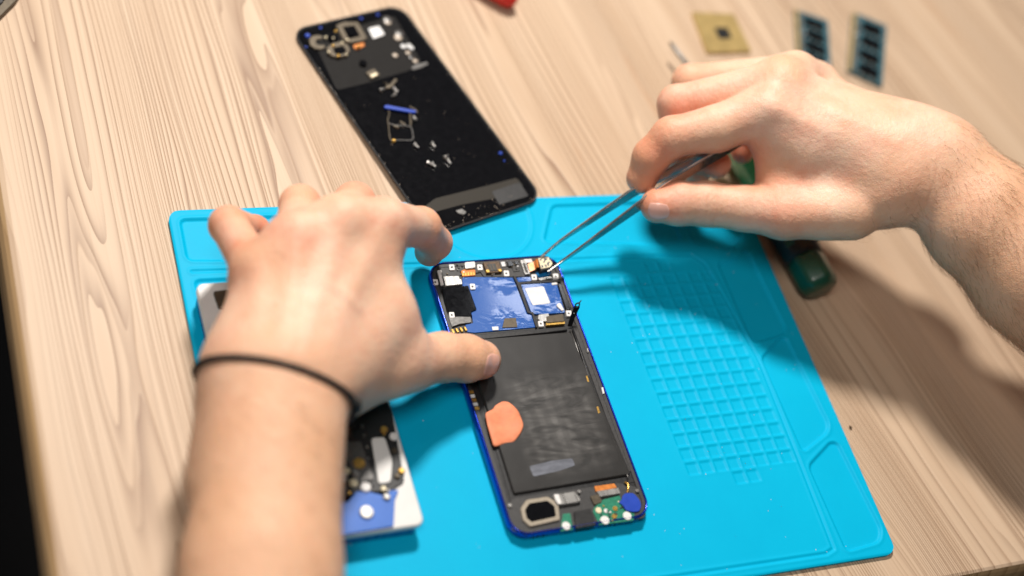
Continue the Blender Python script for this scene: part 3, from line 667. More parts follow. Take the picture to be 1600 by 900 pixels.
for k in range(60):
    p = covw(rng.uniform(-36, 20) if k % 2 else rng.uniform(-36.5, -33), -76 + abs(rng.normal(0, 4)), .3); s_ = rng.uniform(.1, .45)
    m.add([p + [s_, 0, .1], p + [0, s_ * .8, .15], p + [-s_ * .6, 0, .05], p + [0, -s_ * .5, .0]], [(0, 1, 2, 3)])
for k in range(30):
    p = covw(rng.uniform(-33, 33), rng.uniform(-73, 30), .06); s_ = rng.uniform(.06, .2)
    m.add([p + [s_, 0, .02], p + [0, s_, .05], p + [-s_, 0, .02], p + [0, -s_, .0]], [(0, 1, 2, 3)])
m.build('edge_chips', M['gluetr'], cv)

# small things lying on the cover
def screw(p, az, L=2.6, label=''):
    t = thing('screw', p, label, 'screw', 'tiny screws lying on the black back cover')
    d = np.array([math.cos(az), math.sin(az), 0]); p = np.array(p, float) + [0, 0, 1.1]
    m = MB(); m.tube([p, p + d * .7], 1.15, 10); m.build('screw_head', M['silver'], t)
    m = MB(); m.tube([p + d * .7, p + d * (L + .7)], .62, 8); m.build('shank', M['silver'], t)
scr = [((398, 155), 8, 'screw with a bluish head left of the small heap above the blue strip'), ((455, 205), 95, 'bright screw at the right of the heap above the blue strip'),
       ((430, 165), 60, 'upright bright screw in the heap above the blue strip'), ((300, 205), 10, 'screw at the left side of the heap above the blue strip'),
       ((565, 575 - 0), 100, ''), ]
lst = [((165, 165), 5, 'screw lying left of the little heap above the blue strip'), ((270, 150), -70, 'brightest screw of the little heap above the blue strip'),
       ((285, 195), 200, 'lowest screw of the little heap above the blue strip'), ((568, 578), -80, 'lone screw right of the wire frame, above the two pairs of screws'),
       ((535, 725), -60, 'left screw of the lower left pair on the black cover'), ((568, 735), -75, 'right screw of the lower left pair on the black cover'),
       ((665, 692), 15, 'upper crossing screw of the right pair on the black cover'), ((690, 705), -85, 'lower screw of the right pair on the black cover'),
       ((432, 585), -70, 'screw with bluish tip at the lower right corner of the wire frame'), ((440, 400), 75, 'screw beside the right side of the wire frame, below the blue strip end')]
for (xy, az, lab) in lst: screw(up(*E_([xy])[0], .1, CP) , math.radians(az) + tcv, 2.4, lab)
def obj1(name, mat, poly, h0, h1, label, cat, group=None, r=.2):
    m = MB(); m.prism(poly, h0, h1, CP, r, .1); o = m.build(name, M[mat]); return tag(o, label, cat, group)
obj1('plastic_strip', 'bluest', E_([(205, 272), (225, 270), (450, 312), (448, 330), (400, 325), (205, 292)]), .9, 1.7, 'thin bright blue plastic strip lying on the black back cover', 'plastic strip')
obj1('metal_clip', 'cu', E_([(195, 88), (215, 95), (245, 112), (285, 62), (305, 72), (275, 110), (255, 135), (215, 140), (212, 122), (232, 112)]), .1, .9, 'small bent metal clip at the top of the heap on the black cover', 'metal clip')
wf = thing('wire_frame', up(*E_([(320, 420)])[0], 0, CP), 'thin dark wire frame lying on the black back cover under the blue strip', 'metal frame')
def wire(pts, r_, nm, mat='grey'):
    m = MB(); m.tube([up(*E_([p])[0], .55, CP) for p in pts], r_, 6); m.build(nm, M[mat], wf)
wire([(235, 310), (242, 340), (228, 385), (235, 430), (240, 500), (250, 545)], .32, 'frame_side', 'cu')
wire([(402, 320), (408, 430)], .55, 'frame_side', 'cu'); wire([(410, 440), (422, 480), (428, 530), (410, 548)], .3, 'frame_side')
wire([(228, 410), (290, 432), (340, 428), (410, 440)], .3, 'crossbar'); wire([(250, 545), (330, 545), (415, 548)], .22, 'crossbar')
wire([(275, 435), (315, 450)], .7, 'solder_joint', 'cu'); wire([(325, 402), (365, 425)], .7, 'solder_joint', 'cu'); wire([(400, 285), (440, 305), (462, 330)], .5, 'end_hook', 'cu')
m = MB(); m.ball(up(*E_([(275, 550)])[0], .9, CP), 1.1, 8); tag(m.build('solder_ball', M['gold']), 'tiny brassy bead at the lower left of the wire frame on the black cover', 'bead')

# ------------------------------------------------------------------ second taken-apart phone under the left hand
f0 = up(640, 822, 14)
fw, fh = 78., 139.
fc = np.array([-118.0, 2.4])
fx2 = thing('circuit_board_assembly', (fc[0], fc[1], MZ), 'white edged phone part with black circuitry and blue end panel under the left hand', 'phone part')
def fr3(ins_, z, r=4): P_ = rrect(fw - 2 * ins_, fh - 2 * ins_, max(r - ins_, 1)); return np.c_[P_ + fc, np.full(len(P_), z)]
m = MB(); m.loft([fr3(1.5, MZ), fr3(1, 3), fr3(1, 10.4), fr3(1.5, 10.5)]); m.build('lower_case', M['bluepl'], fx2)  # blue colour stands in for the reflection on its dark side
m = MB(); m.loft([fr3(.6, 10.5), fr3(0, 11), fr3(0, 13.2), fr3(.5, 13.8), fr3(.8, 13.9)]); m.build('white_frame', M['wplast'], fx2)
F_ = lambda name, mat, poly, z0, z1, r=.5, bev=.2: P(name, mat, poly, z0, z1, r, bev, fx2)
F_('blue_panel', 'bluepan', H_([(-340, 575), (462, 545), (440, 600), (432, 758), (110, 812), (-330, 888)]), 10.3, 15.0, .6)
F_('black_board', 'black', [(345, 460), (508, 455), (612, 640), (632, 752), (600, 775), (560, 765), (545, 785), (380, 790)], 13.9, 15.0, 1.0)
F_('adhesive_strip', 'wplast', H_([(300, 240), (380, 235), (425, 375), (420, 430), (415, 500), (345, 510)]), 15.0, 15.8, 1.5)
F_('corner_bracket', 'cu', [(333, 455), (356, 452), (366, 476), (342, 482)], 13.9, 15.2, 1.0)
for x, y, r_, mt in ((232, 385, 4.2, 'gold'), (130, 465, 4.0, 'silver'), (200, 500, 3.0, 'cream'), (435, 228, 3.0, 'white'), (378, 186, 2.6, 'gold'), (270, 525, 3.6, 'white'), (392, 582, 2.6, 'silver'), (480, 430, 2.4, 'gold'), (440, 310, 2.2, 'cu'), (455, 460, 2.2, 'cu'), (375, 535, 2.0, 'cream'), (160, 430, 2.4, 'cream'), (215, 450, 2.4, 'silver')):
    m = MB(); disc(m, H_([(x, y)])[0], r_ * .68, 15, 16.2, n=16, bev=.5); m.build('board_part', M[mt], fx2, smooth=False)
for k in range(60):
    x, y = rng.uniform(60, 470), rng.uniform(130, 560)
    if 290 < x < 425 and 235 < y < 510 or x > 340 + y * .22: continue
    a_ = rng.uniform(6, 18); P('chip_part', random.choice(['dark', 'grey', 'cu', 'gold', 'black', 'silver', 'gloss']), H_([(x, y), (x + a_, y - 2), (x + a_ + 3, y + a_ * 1.2), (x + 3, y + a_ * 1.3)]), 15, 15 + rng.uniform(.3, 1.2), .1, .1, fx2)
m = MB(); disc(m, H_([(275, 672)])[0], 3.3, 15, 16, n=18, bev=.5); ss = m.build('screw_head', M['silver'], fx2)
F_('ribbon', 'grey', H_([(120, 260), (240, 260), (320, 480), (240, 500), (180, 420)]), 15.0, 15.6, 1)
m = MB(); disc(m, (372, 498 - 22), 2.2, 13.9, 15.6, n=14, bev=.4); m.build('screw_head', M['silver'], fx2)

# ------------------------------------------------------------------ tweezers
tz = thing('tweezers', up(855, 412, 12), 'fine pointed steel tweezers held between the right thumb and index finger', 'tweezers')
def arm(pts, side, nm):
    Pp = [up(x, y, 13 + (z - 13) * 1.04) for x, y, z in pts]
    L = [0];
    for a, b in zip(Pp[:-1], Pp[1:]): L.append(L[-1] + np.linalg.norm(b - a))
    T = np.linspace(0, L[-1], 40); Pp = np.array(Pp)
    Cc = np.stack([np.interp(T, L, Pp[:, i]) for i in range(3)], 1)
    for _ in range(3): Cc[1:-1] = (Cc[:-2] + 2 * Cc[1:-1] + Cc[2:]) / 4
    vw = np.array([-.41, -.49, .77]); rings = []
    for i in range(40):
        t = Cc[min(i + 1, 39)] - Cc[max(i - 1, 0)]; t /= np.linalg.norm(t)
        s_ = np.cross(t, vw); s_ /= np.linalg.norm(s_)            # across the gap between the arms
        wd = np.cross(s_, t)                                       # width of the strip
        ca, sa = math.cos(.5 * side), math.sin(.5 * side)
        s2 = s_ * math.cos(.45) + wd * math.sin(.45); w2 = -s_ * math.sin(.45) + wd * math.cos(.45)
        f_ = min(T[i] / 62., 1); hw = .55 + 4.1 * f_ ** 1.15; ht = .5 + .2 * f_
        hw2 = hw * (1 if T[i] < L[-1] - 6 else 1)
        rings.append(np.array([Cc[i] + s2 * a * ht + w2 * b * hw2 for a, b in ((-.6, -1), (.6, -1), (1, -.9), (1, .9), (.6, 1), (-.6, 1), (-1, .9), (-1, -.9))]))
    m = MB(); m.loft(rings); return m.build(nm, M['steel'], tz)
arm([(845, 402, 13.2), (872, 379, 18), (916, 349, 26), (970, 313, 36), (1016, 284, 45), (1070, 258, 56), (1128, 232, 66), (1165, 212, 73)], 1, 'tweezer_arm')
arm([(855, 424, 12.6), (882, 406, 18), (909, 387, 24), (943, 362, 30), (998, 322, 41), (1052, 284, 52), (1090, 260, 60), (1132, 236, 66), (1167, 214, 73)], -1, 'tweezer_arm')

# ------------------------------------------------------------------ things on the table behind
sd = thing('screwdriver', up(1190, 250, 0), 'green handled screwdriver with thin steel shaft on the table under the right hand', 'screwdriver')
h0, h1 = up(1122, 165, 12), up(1283, 452, 12)
d_ = (h1 - h0) / np.linalg.norm(h1 - h0); tip = up(1047, 66, 12)
m = MB(); m.tube([tip, tip + (h0 - tip) * .06, h0], [.7, 1.3, 1.5], 10); m.build('shaft', M['grey'], sd, smooth=True)
def rod(m, prof_, n=24, flute=0):
    u = np.cross(d_, [0, 0, 1.]); u /= np.linalg.norm(u); v = np.cross(d_, u); rings = []
    for t, r_, fl_ in prof_:
        a = np.arange(n) * 2 * math.pi / n; q_ = r_ * (1 - fl_ * (np.cos(a * 6) * .5 + .5))
        rings.append(h0 + (h1 - h0) * t + q_[:, None] * (np.cos(a)[:, None] * u + np.sin(a)[:, None] * v))
    return m.loft(rings)
m = MB(); rod(m, [(-.03, 3.5, 0), (0, 6, 0), (.04, 8, 0), (.10, 7.5, 0), (.16, 7.8, .05), (.26, 10.5, .08), (.55, 11, .1), (.66, 11, .1)]); m.build('handle', M['clear'], sd, smooth=True)
m = MB(); rod(m, [(.60, 11.4, 0), (.62, 11.7, .02), (.83, 11.7, .02), (.85, 11.2, 0)]); m.build('handle_grip', M['black'], sd, smooth=True)
m = MB(); rod(m, [(.845, 10.6, .08), (.86, 11.4, .12), (.97, 11.4, .12), (1.0, 9.5, .1)]); m.build('end_cap', M['shadegreen'], sd, smooth=True)
for k_ in (-1, 0, 1):
    m = MB(); u = np.cross(d_, [0, 0, 1.]); u /= np.linalg.norm(u)
    nn = np.array([0, 0, 1.]) * math.cos(k_ * .95) + u * math.sin(k_ * .95); w2 = np.cross(d_, nn)
    a = h0 + (h1 - h0) * .65 + nn * 11.6; b = h0 + (h1 - h0) * .80 + nn * 11.6
    m.loft([np.array([a - w2 * 2.6, a + w2 * 2.6, a + w2 * 2.6 + nn * .6, a - w2 * 2.6 + nn * .6]), np.array([b - w2 * 2.6, b + w2 * 2.6, b + w2 * 2.6 + nn * .6, b - w2 * 2.6 + nn * .6])])
    m.build('grip_inset', M['shadegreen'], sd)

bp_ = thing('brass_plate', up(1128, 50, 0), 'square brass coloured plate with dark centre square on the table behind the right hand', 'chip plate')
P('plate', 'brass', [(1081, 18), (1147, 21), (1175, 80), (1105, 82)], .2, 2.0, 1.5, .3, bp_)
P('plate_center', 'black', [(1117, 43), (1136, 43), (1144, 59), (1124, 60)], 2.0, 2.4, .6, .1, bp_)
for (q_, lab) in (([(1242, 14), (1294, 32), (1300, 116), (1246, 88)], 'teal chip board lying on the table just behind the right hand knuckles'),
                  ([(1333, 18), (1386, 40), (1379, 134), (1325, 108)], 'teal chip board at the far right, the whole board clear of the hand')):
    t = thing('chip_board', up(*np.mean(q_, 0), 0), lab, 'circuit board', 'teal chip boards on the table')
    m = MB(); m.prism(q_, .2, 3.0, None, .6, .2); m.build('board', M['teal'], t)
    q_ = np.array(q_, float)
    def bl_(u, v): return tuple((q_[0] * (1 - u) + q_[1] * u) * (1 - v) + (q_[3] * (1 - u) + q_[2] * u) * v)
    for k in range(4):
        v0 = .07 + k * .235
        P('chip', 'gloss', [bl_(.32, v0), (bl_(.86, v0)), bl_(.86, v0 + .13), bl_(.32, v0 + .13)], 3.0, 5.2, .3, .2, t)
        for j in range(5): P('solder_pad', 'silver' if j % 2 else 'cu', [bl_(.2 + .14 * j, v0 + .155), bl_(.27 + .14 * j, v0 + .155), bl_(.27 + .14 * j, v0 + .2), bl_(.2 + .14 * j, v0 + .2)], 3.0, 3.7, .1, .1, t)
    for j in range(12):
        u_, v_ = rng.uniform(.12, .9), rng.uniform(.04, .94); P('small_part', random.choice(['silver', 'cu', 'dark', 'label', 'gloss']), [bl_(u_, v_), bl_(u_ + .06, v_), bl_(u_ + .06, v_ + .025), bl_(u_, v_ + .025)], 3.0, 4.0 + rng.uniform(0, .8), .05, .1, t)
    P('gold_edge', 'brass', [bl_(0, 0), bl_(.1, 0), bl_(.1, 1), bl_(0, 1)], 3.0, 3.3, .2, .1, t)
    P('light_strip', 'silver', [bl_(.13, .05), bl_(.2, .05), bl_(.2, .95), bl_(.13, .95)], 3.0, 3.4, .2, .1, t)
rt = thing('pliers', up(770, -20, 0), 'red rubber handle end of a tool at the top edge of the table', 'pliers')
a, b = up(700, -62, 7), up(806, 4, 7)
m = MB(); m.tube([a + (b - a) * t for t in (0, .3, .6, .85, .95, 1.0)], [6, 6.6, 6.8, 6.4, 5.2, 2.6], 16); m.build('handle', M['red'], rt, smooth=True)
m = MB(); m.tube([a + (a - b) * .9, a + (b - a) * .1], [4, 4], 12); m.build('jaw', M['grey'], rt, smooth=True)
ct = thing('connector_strip', up(5, 5, 0), 'dark patterned metal edged strip poking in at the top left corner of the table', 'metal strip')
P('strip_base', 'cu', [(-60, 60), (0, 26), (26, 0), (60, -60), (-20, -60), (-60, -10)], .2, 3.0, 1, .3, ct)
for k in range(5):
    t_ = k / 5; x, y = -10 + 26 * t_, 20 - 34 * t_
    P('tooth', 'black', [(x, y), (x + 5, y - 5), (x + 1, y - 14), (x - 6, y - 7)], 3.0, 4.0, .3, .2, ct)

# specks of dust on the mat
m = MB()
for k in range(150):
    x, y = rng.uniform(-150, 165), rng.uniform(-110, 118)
    if abs(x) < 40 and abs(y) < 82: continue
    s_ = rng.uniform(.1, .32); z = MZ + .1
    m.add([(x + s_, y, z), (x, y + s_ * rng.uniform(.6, 1.6), z + s_), (x - s_, y, z + .05), (x, y - s_, z)], [(0, 1, 2), (0, 2, 3)])
tag(m.build('dust', M['label']), 'tiny pale dust specks scattered over the cyan mat', 'dust', kind='stuff')
m = MB(); m.ball(up(1329, 668, .5), .9, 8, (1, 1.4, .6)); tag(m.build('crumb', M['brown']), 'tiny brown crumb on the wood right of the mat', 'crumb')

# ------------------------------------------------------------------ hands: one continuous skin surface each, from a smooth distance field
class Field:
    def __init__(s): s.g = []                       # (group list, blend)
    def grp(s, k=4.0): s.g.append(([], k)); return s
    def cone(s, a, b, ra, rb, fl=1.0, n=None):
        s.g[-1][0].append((np.array(a, np.float32), np.array(b, np.float32), ra, rb, fl, None if n is None else np.array(n, np.float32) / np.linalg.norm(n))); return s
    def prim(s, P, q):
        a, b, ra, rb, fl, n = q; ab = b - a; L = float(ab @ ab) + 1e-9
        v = P - a; t = np.clip((v @ ab) / L, 0, 1); v = v - t[..., None] * ab
        r = ra + (rb - ra) * (t * t * (3 - 2 * t))
        if n is None: return np.sqrt((v * v).sum(-1)) - r
        vn = v @ n; v2 = (v * v).sum(-1) + (1 / fl ** 2 - 1) * vn * vn
        return (np.sqrt(v2) - r) * (fl + 1) / 2
    def ev(s, P, kk=None):
        base = None; out = None
        for gi, (prs, k) in enumerate(s.g):
            d = None
            for q in prs:
                e = s.prim(P, q); d = e if d is None else smin(d, e, k)
            if gi == 0: base = d; out = d
            else:
                d = smin(base, d, s.kj); out = smin(out, d, s.kf) if gi > 1 else d
        return out
    kj = 6.0; kf = 1.2
def smin(a, b, k):
    h = np.maximum(k - np.abs(a - b), 0) / k
    return np.minimum(a, b) - h * h * h * k / 6
def surface_nets(F_, lo, hi, h):
    ax = [np.arange(lo[i], hi[i] + h, h, dtype=np.float32) for i in range(3)]
    D = np.empty([len(a) for a in ax], np.float32)
    Y, Z = np.meshgrid(ax[1], ax[2], indexing='ij')
    for i0 in range(0, len(ax[0]), 12):
        xs = ax[0][i0:i0 + 12]
        P = np.stack(np.broadcast_arrays(xs[:, None, None], Y[None], Z[None]), -1)
        D[i0:i0 + 12] = F_(P)
    ins = D < 0; sh = [n - 1 for n in D.shape]
    acc = np.zeros(sh + [3], np.float32); cnt = np.zeros(sh, np.float32)
    cor = [(i, j, k) for i in (0, 1) for j in (0, 1) for k in (0, 1)]
    sl = lambda c: tuple(slice(c[d], c[d] + sh[d]) for d in range(3))
    for c in cor:
        for d in range(3):
            if c[d]: continue
            c2 = list(c); c2[d] = 1; A = D[sl(c)]; Bv = D[sl(c2)]; m_ = (A < 0) != (Bv < 0)
            t = np.where(m_, A / np.where(m_, A - Bv, 1), 0)
            for e in range(3): acc[..., e] += np.where(m_, c[e] + (t if e == d else 0), 0)
            cnt += m_
    act = cnt > 0; ids = np.full(sh, -1, np.int64); ids[act] = np.arange(act.sum())
    ii = np.argwhere(act); V = np.array(lo, np.float32) + h * (ii + acc[act] / cnt[act][:, None])
    faces = []
    for d in range(3):
        a, b = [(1, 2), (2, 0), (0, 1)][d]
        s0 = [slice(None)] * 3; s1 = [slice(None)] * 3; s0[d] = slice(0, -1); s1[d] = slice(1, None)
        i0, i1 = ins[tuple(s0)], ins[tuple(s1)]; e = np.argwhere(i0 != i1)
        ok = (e[:, a] > 0) & (e[:, b] > 0) & (e[:, a] < sh[a]) & (e[:, b] < sh[b]); e = e[ok]
        def g(da, db):
            q = e.copy(); q[:, a] -= da; q[:, b] -= db; return ids[q[:, 0], q[:, 1], q[:, 2]]
        Q = np.stack([g(1, 1), g(0, 1), g(0, 0), g(1, 0)], 1)
        fl = ~i0[e[:, 0], e[:, 1], e[:, 2]]
        Q[fl] = Q[fl][:, ::-1]; faces.append(Q)
    return V, np.concatenate(faces)
def grad(F_, V, e=.25):
    g = np.stack([F_(V + np.eye(3, dtype=np.float32)[i] * e) - F_(V - np.eye(3, dtype=np.float32)[i] * e) for i in range(3)], -1)
    return g / (np.linalg.norm(g, axis=-1, keepdims=True) + 1e-9)
def hand_mesh(F_, lo, hi, h, disp, red, tan, name):
    V, Q = surface_nets(F_, lo, hi, h)
    for _ in range(3):
        n = grad(F_, V); V = V - n * np.clip(F_(V), -.6, .6)[:, None]
    n = grad(F_, V, .6); V = V + n * disp(V, n)[:, None]
    me = bpy.data.meshes.new(name); me.from_pydata([], [], [])
    Vc = V.astype(np.float64); o0 = np.array([Vc[:, 0].mean(), Vc[:, 1].mean(), Vc[:, 2].min()])
    me.vertices.add(len(V)); me.vertices.foreach_set('co', ((Vc - o0) * S).astype(np.float32).ravel())
    me.loops.add(len(Q) * 4); me.loops.foreach_set('vertex_index', Q.astype(np.int32).ravel())
    me.polygons.add(len(Q)); me.polygons.foreach_set('loop_start', np.arange(0, len(Q) * 4, 4, dtype=np.int32)); 
    me.update(calc_edges=True); me.polygons.foreach_set('use_smooth', [True] * len(Q)); me.validate()
    at = me.attributes.new('red', 'FLOAT', 'POINT'); at.data.foreach_set('value', np.clip(red(V), 0, 1).astype(np.float32))
    at = me.attributes.new('tan', 'FLOAT', 'POINT'); at.data.foreach_set('value', np.clip(tan(V), 0, 1).astype(np.float32))
    me.materials.append(M['skin'])
    o = bpy.data.objects.new(name, me); C.objects.link(o); o.location = o0 * S; ORG[o.name] = o0
    return o, V, n
def gs(P, c, r): return np.exp(-((P - np.array(c, np.float32)) ** 2).sum(-1) / r ** 2)
def ridge(P, a, b, w_):
    a = np.array(a, np.float32); b = np.array(b, np.float32); ab = b - a; t = np.clip(((P - a) @ ab) / (ab @ ab), 0, 1)
    d = np.linalg.norm(P - a - t[..., None] * ab, axis=-1); return np.exp(-(d / w_) ** 2)
def crease(P, c, ax_, w_, R_):
    c = np.array(c, np.float32); ax_ = np.array(ax_, np.float32); ax_ = ax_ / np.linalg.norm(ax_); v = P - c; t = v @ ax_
    return np.exp(-(t / w_) ** 2) * np.exp(-((v * v).sum(-1)) / R_ ** 2)
def unit(v): return np.array(v) / np.linalg.norm(v)
def nail_mesh(F_, c, ax_, nrm, L, W, parent, label=None):
    """thin curved plate hugging the fingertip"""
    ax_ = unit(ax_); nrm = unit(np.array(nrm) - ax_ * np.dot(nrm, ax_)); sd_ = np.cross(ax_, nrm); c = np.array(c)
    nu, nv = 15, 19; G = []
    for i in range(nu):
        for j in range(nv):
            u = (i / (nu - 1) * 2 - 1); v = (j / (nv - 1) * 2 - 1)
            uu = u * math.sqrt(1 - v * v * .42); vv = v * math.sqrt(1 - u * u * .42)
            G.append(c + ax_ * uu * L / 2 + sd_ * vv * W / 2 + nrm * 12)
    G = np.array(G, np.float32)
    for _ in range(40):                                            # drop the plate on the skin
        d = F_(G); G = G - (np.clip(d, -1, 1) * .8)[:, None] * nrm.astype(np.float32)
    uvg = np.array([(i / (nu - 1) * 2 - 1, j / (nv - 1) * 2 - 1) for i in range(nu) for j in range(nv)])
    edge = np.maximum(np.abs(uvg[:, 0]), np.abs(uvg[:, 1])); lift = np.where(edge > .93, -.25, .22)
    lift = lift + np.where(uvg[:, 0] > .8, .12, 0) * (edge <= .93)
    g = grad(F_, G); G = G + g * lift[:, None]
    fs = [(i * nv + j, (i + 1) * nv + j, (i + 1) * nv + j + 1, i * nv + j + 1) for i in range(nu - 1) for j in range(nv - 1)]
    m = MB(); m.add(G, fs); o = m.build('thumbnail', M['nail'], parent, smooth=True); return o
def chain(F_, pts, k=4.0):
    F_.grp(k)
    for (a, ra), (b, rb) in zip(pts[:-1], pts[1:]): F_.cone(a, b, ra, rb)
U = up
# ---- left hand
LF = Field(); LF.kj = 7.0
Wl = U(434, 603, 60); El = U(408, 900, 52); E2 = U(398, 1120, 48)
axl = unit(Wl - El); nl = unit(np.array([-.10, -.22, .97])); 
kI, kM, kR, kL = U(598, 350, 72), U(533, 350, 77), U(464, 374, 75), U(399, 422, 66)
LF.grp(14)
LF.cone(Wl, El, 29.5, 30, .76, nl).cone(El, E2, 30, 34, .8, nl)
LF.cone(U(345, 640, 50), U(335, 760, 46), 9, 11)                        # ulna side
LF.cone(U(440, 590, 60), U(562, 400, 70), 22, 14, .8, nl)
LF.cone(U(440, 590, 60), U(502, 405, 74), 24, 15, .7, nl)
LF.cone(U(400, 580, 56), U(452, 420, 72), 22, 14, .8, nl)
LF.cone(U(385, 585, 50), U(405, 450, 60), 16, 12)
LF.cone(U(562, 470, 54), U(580, 390, 62), 17.5, 14.5)
LF.cone(U(590, 480, 50), U(620, 545, 40), 14, 13)
LF.cone(U(500, 585, 53), U(590, 500, 53), 20, 17)
LF.cone(kI, kM, 11.5, 11.5).cone(kM, kR, 11.5, 10.5).cone(kR, kL, 10.5, 9)
LF.cone(U(520, 590, 44), U(612, 566, 38), 19, 15)                       # thenar
LF.cone(U(575, 520, 50), U(620, 555, 40), 14, 11)
tI = [(kI, 11.8), (U(657, 355, 49), 9.8), (U(680, 379, 27), 8.3), (U(671, 393, 17), 7.6)]
tM = [(kM, 11.5), (U(554, 318, 54), 10), (U(560, 335, 27), 8.6), (U(556, 336, 12), 7.8)]
tR = [(kR, 11), (U(469, 321, 54), 9.6), (U(480, 340, 27), 8.2), (U(485, 345, 12), 7.5)]
tL = [(kL, 9.8), (U(357, 352, 50), 8.8), (U(396, 362, 30), 7.8), (U(408, 380, 14), 6.8)]
tT = [(U(600, 572, 40), 15), (U(640, 567, 35), 13.2), (U(690, 558, 28), 11.6), (U(728, 560, 22.5), 11.2), (U(752, 562, 19.5), 9.6)]
for t_ in (tI, tM, tR, tL): chain(LF, t_, 4)
chain(LF, tT, 5)
Cb = U(436, 604, 60); ab_ = unit(axl + np.array([.16, 0, .08]))
def disp_l(P, n):
    d = np.zeros(len(P), np.float32)
    dz = np.clip(n @ nl.astype(np.float32), 0, 1)
    for k, c in ((kI, U(500, 560, 78)), (kM, U(470, 560, 80)), (kR, U(440, 560, 80)), (kL, U(405, 560, 74))):
        d += dz * 1.2 * ridge(P, k + nl * 10, c, 5.5)
    for k in (kI, kM, kR, kL): d += dz * .5 * gs(P, k + nl * 10, 9)
    for a, b in (((520, 420, 86), (470, 470, 88)), ((470, 470, 88), (450, 540, 86)), ((560, 480, 78), (500, 430, 86))): d += dz * .8 * ridge(P, U(*a), U(*b), 2.4)
    ip, ax_ = tT[2][0], tT[3][0] - tT[1][0]
    for s_ in (-2.2, 0, 2.0): d -= .28 * crease(P, ip + unit(ax_) * s_ + [0, 0, 8], ax_, .55, 11)
    for c, (q0_, q1_) in ((tI[1][0], (kI, tI[2][0])),):
        for s_ in (-2, 0, 2): d -= .25 * crease(P, c + unit(q1_ - q0_) * s_, q1_ - q0_, .6, 11)
    d -= .8 * crease(P, Cb, ab_, 2.2, 90)
    # web fold between thumb and hand
    d -= .5 * crease(P, U(652, 520, 46), (1, -.6, -.2), 1.6, 10)
    return d
def red_l(P):
    r = np.zeros(len(P), np.float32)
    for c, q_, a in ((kI, 13, .35), (kM, 12, .25), (kR, 12, .25), (kL, 14, .3), (tI[1][0], 13, .5), (tL[1][0], 13, .55), (tM[1][0], 12, .5), (tR[1][0], 12, .5), (tI[3][0], 16, .6), (tT[4][0], 13, .45), (tT[2][0], 13, .2), (U(320, 640, 70), 26, .15), (U(400, 400, 70), 18, .25), (tL[2][0], 14, .6)):
        r += a * gs(P, c, q_ * 1.2)
    fa = 1 / (1 + np.exp(((P - Wl.astype(np.float32)) @ axl.astype(np.float32) + 8) / 8))
    return r * 1.2 + .10
def tan_l(P): return .75 / (1 + np.exp(((P - Wl.astype(np.float32)) @ axl.astype(np.float32) - 2) / 14))
lo = np.array([-215, -165, -2.]); hi = np.array([-5, 130, 100.])
lh, LV, LN = hand_mesh(LF.ev, lo, hi, 1.15, disp_l, red_l, tan_l, 'hand')
tag(lh, 'left hand with a black cord bracelet, its thumb pressing on the opened phone', 'hand')
nail_mesh(LF.ev, U(757, 565, 22), tT[4][0] - tT[3][0], np.array([.1, -.75, .62]), 12, 12, lh)
# bracelet: a cord lying on the skin all round the wrist
sb = unit(np.cross(ab_, [0, 0, 1.])); ub = np.cross(sb, ab_)
ring = []
for t in np.linspace(0, 2 * math.pi, 241)[:-1]:
    dr = (sb * math.cos(t) + ub * math.sin(t)); r_ = np.arange(10, 60, .2)
    Pq = (Cb + dr * r_[:, None]).astype(np.float32); dd = LF.ev(Pq); j = int(np.argmax(dd > 0)); ring.append(Cb + dr * (r_[j] + .5))
m = MB(); rr2 = [1.32 + .16 * math.sin(i * 1.9) for i in range(241)]; m.tube(ring + [ring[0]], rr2, 8, cap=False)
br = m.build('bracelet', M['cord'], lh, smooth=True); tag(br, 'thin black cord bracelet with a sliding knot')
m = MB(); j = min(range(240), key=lambda i: abs(ring[i][0] - U(550, 600, 55)[0]) + abs(ring[i][2] - 60)); kd = unit(ring[(j + 1) % 240] - ring[j - 1])
for s_ in np.linspace(-3, 3, 5): m.ball(ring[j] + kd * s_ + [.5, 0, .5], 2.3, 10)
m.build('knot', M['cord'], br, smooth=True)

# ---- right hand
RF = Field(); RF.kj = 8.0
U = lambda x, y, z: up(x, y, z + 30 * float(np.clip((x - 1130) / 330, 0, 1)))
Wr = U(1462, 262, 66)
nr = unit(np.array([-.25, -.35, .9])); vn = unit(np.array([-.41, -.49, .77]))
rI, rM, rR, rP = U(1197, 172, 84), U(1216, 130, 86), U(1242, 116, 78), U(1275, 128, 68)
RF.grp(13)
F1, F2, F3 = U(1540, 346, 62), U(1632, 420, 58), U(1790, 545, 54)
RF.cone(Wr, F1, 26.5, 31, .86, nr).cone(F1, F2, 31, 38, .88, nr).cone(F2, F3, 39, 47, .9, nr)
RF.cone(U(1430, 250, 66), Wr, 26, 27, .9, nr)
RF.cone(U(1478, 218, 64), U(1500, 240, 62), 13, 12)                      # ulna head bump
RF.cone(U(1420, 235, 68), U(1240, 150, 82), 24, 14.5, .8, nr)
RF.cone(U(1420, 250, 70), U(1232, 190, 80), 24, 15, .85, nr)
RF.cone(U(1200, 200, 76), U(1260, 240, 70), 13, 14)
RF.cone(U(1212, 240, 66), U(1212, 292, 56), 10.5, 10)
RF.cone(U(1380, 308, 60), U(1440, 285, 62), 15, 20)
RF.cone(U(1400, 225, 60), U(1270, 145, 66), 20, 13)
RF.cone(U(1400, 280, 66), U(1275, 235, 68), 20, 13)
RF.cone(U(1390, 300, 60), U(1290, 325, 54), 15, 14)
RF.cone(rI, rM, 12, 12).cone(rM, rR, 11.5, 10).cone(rR, rP, 10, 10)
RF.cone(U(1250, 235, 66), U(1225, 300, 54), 9.5, 10)                     # web of the thumb
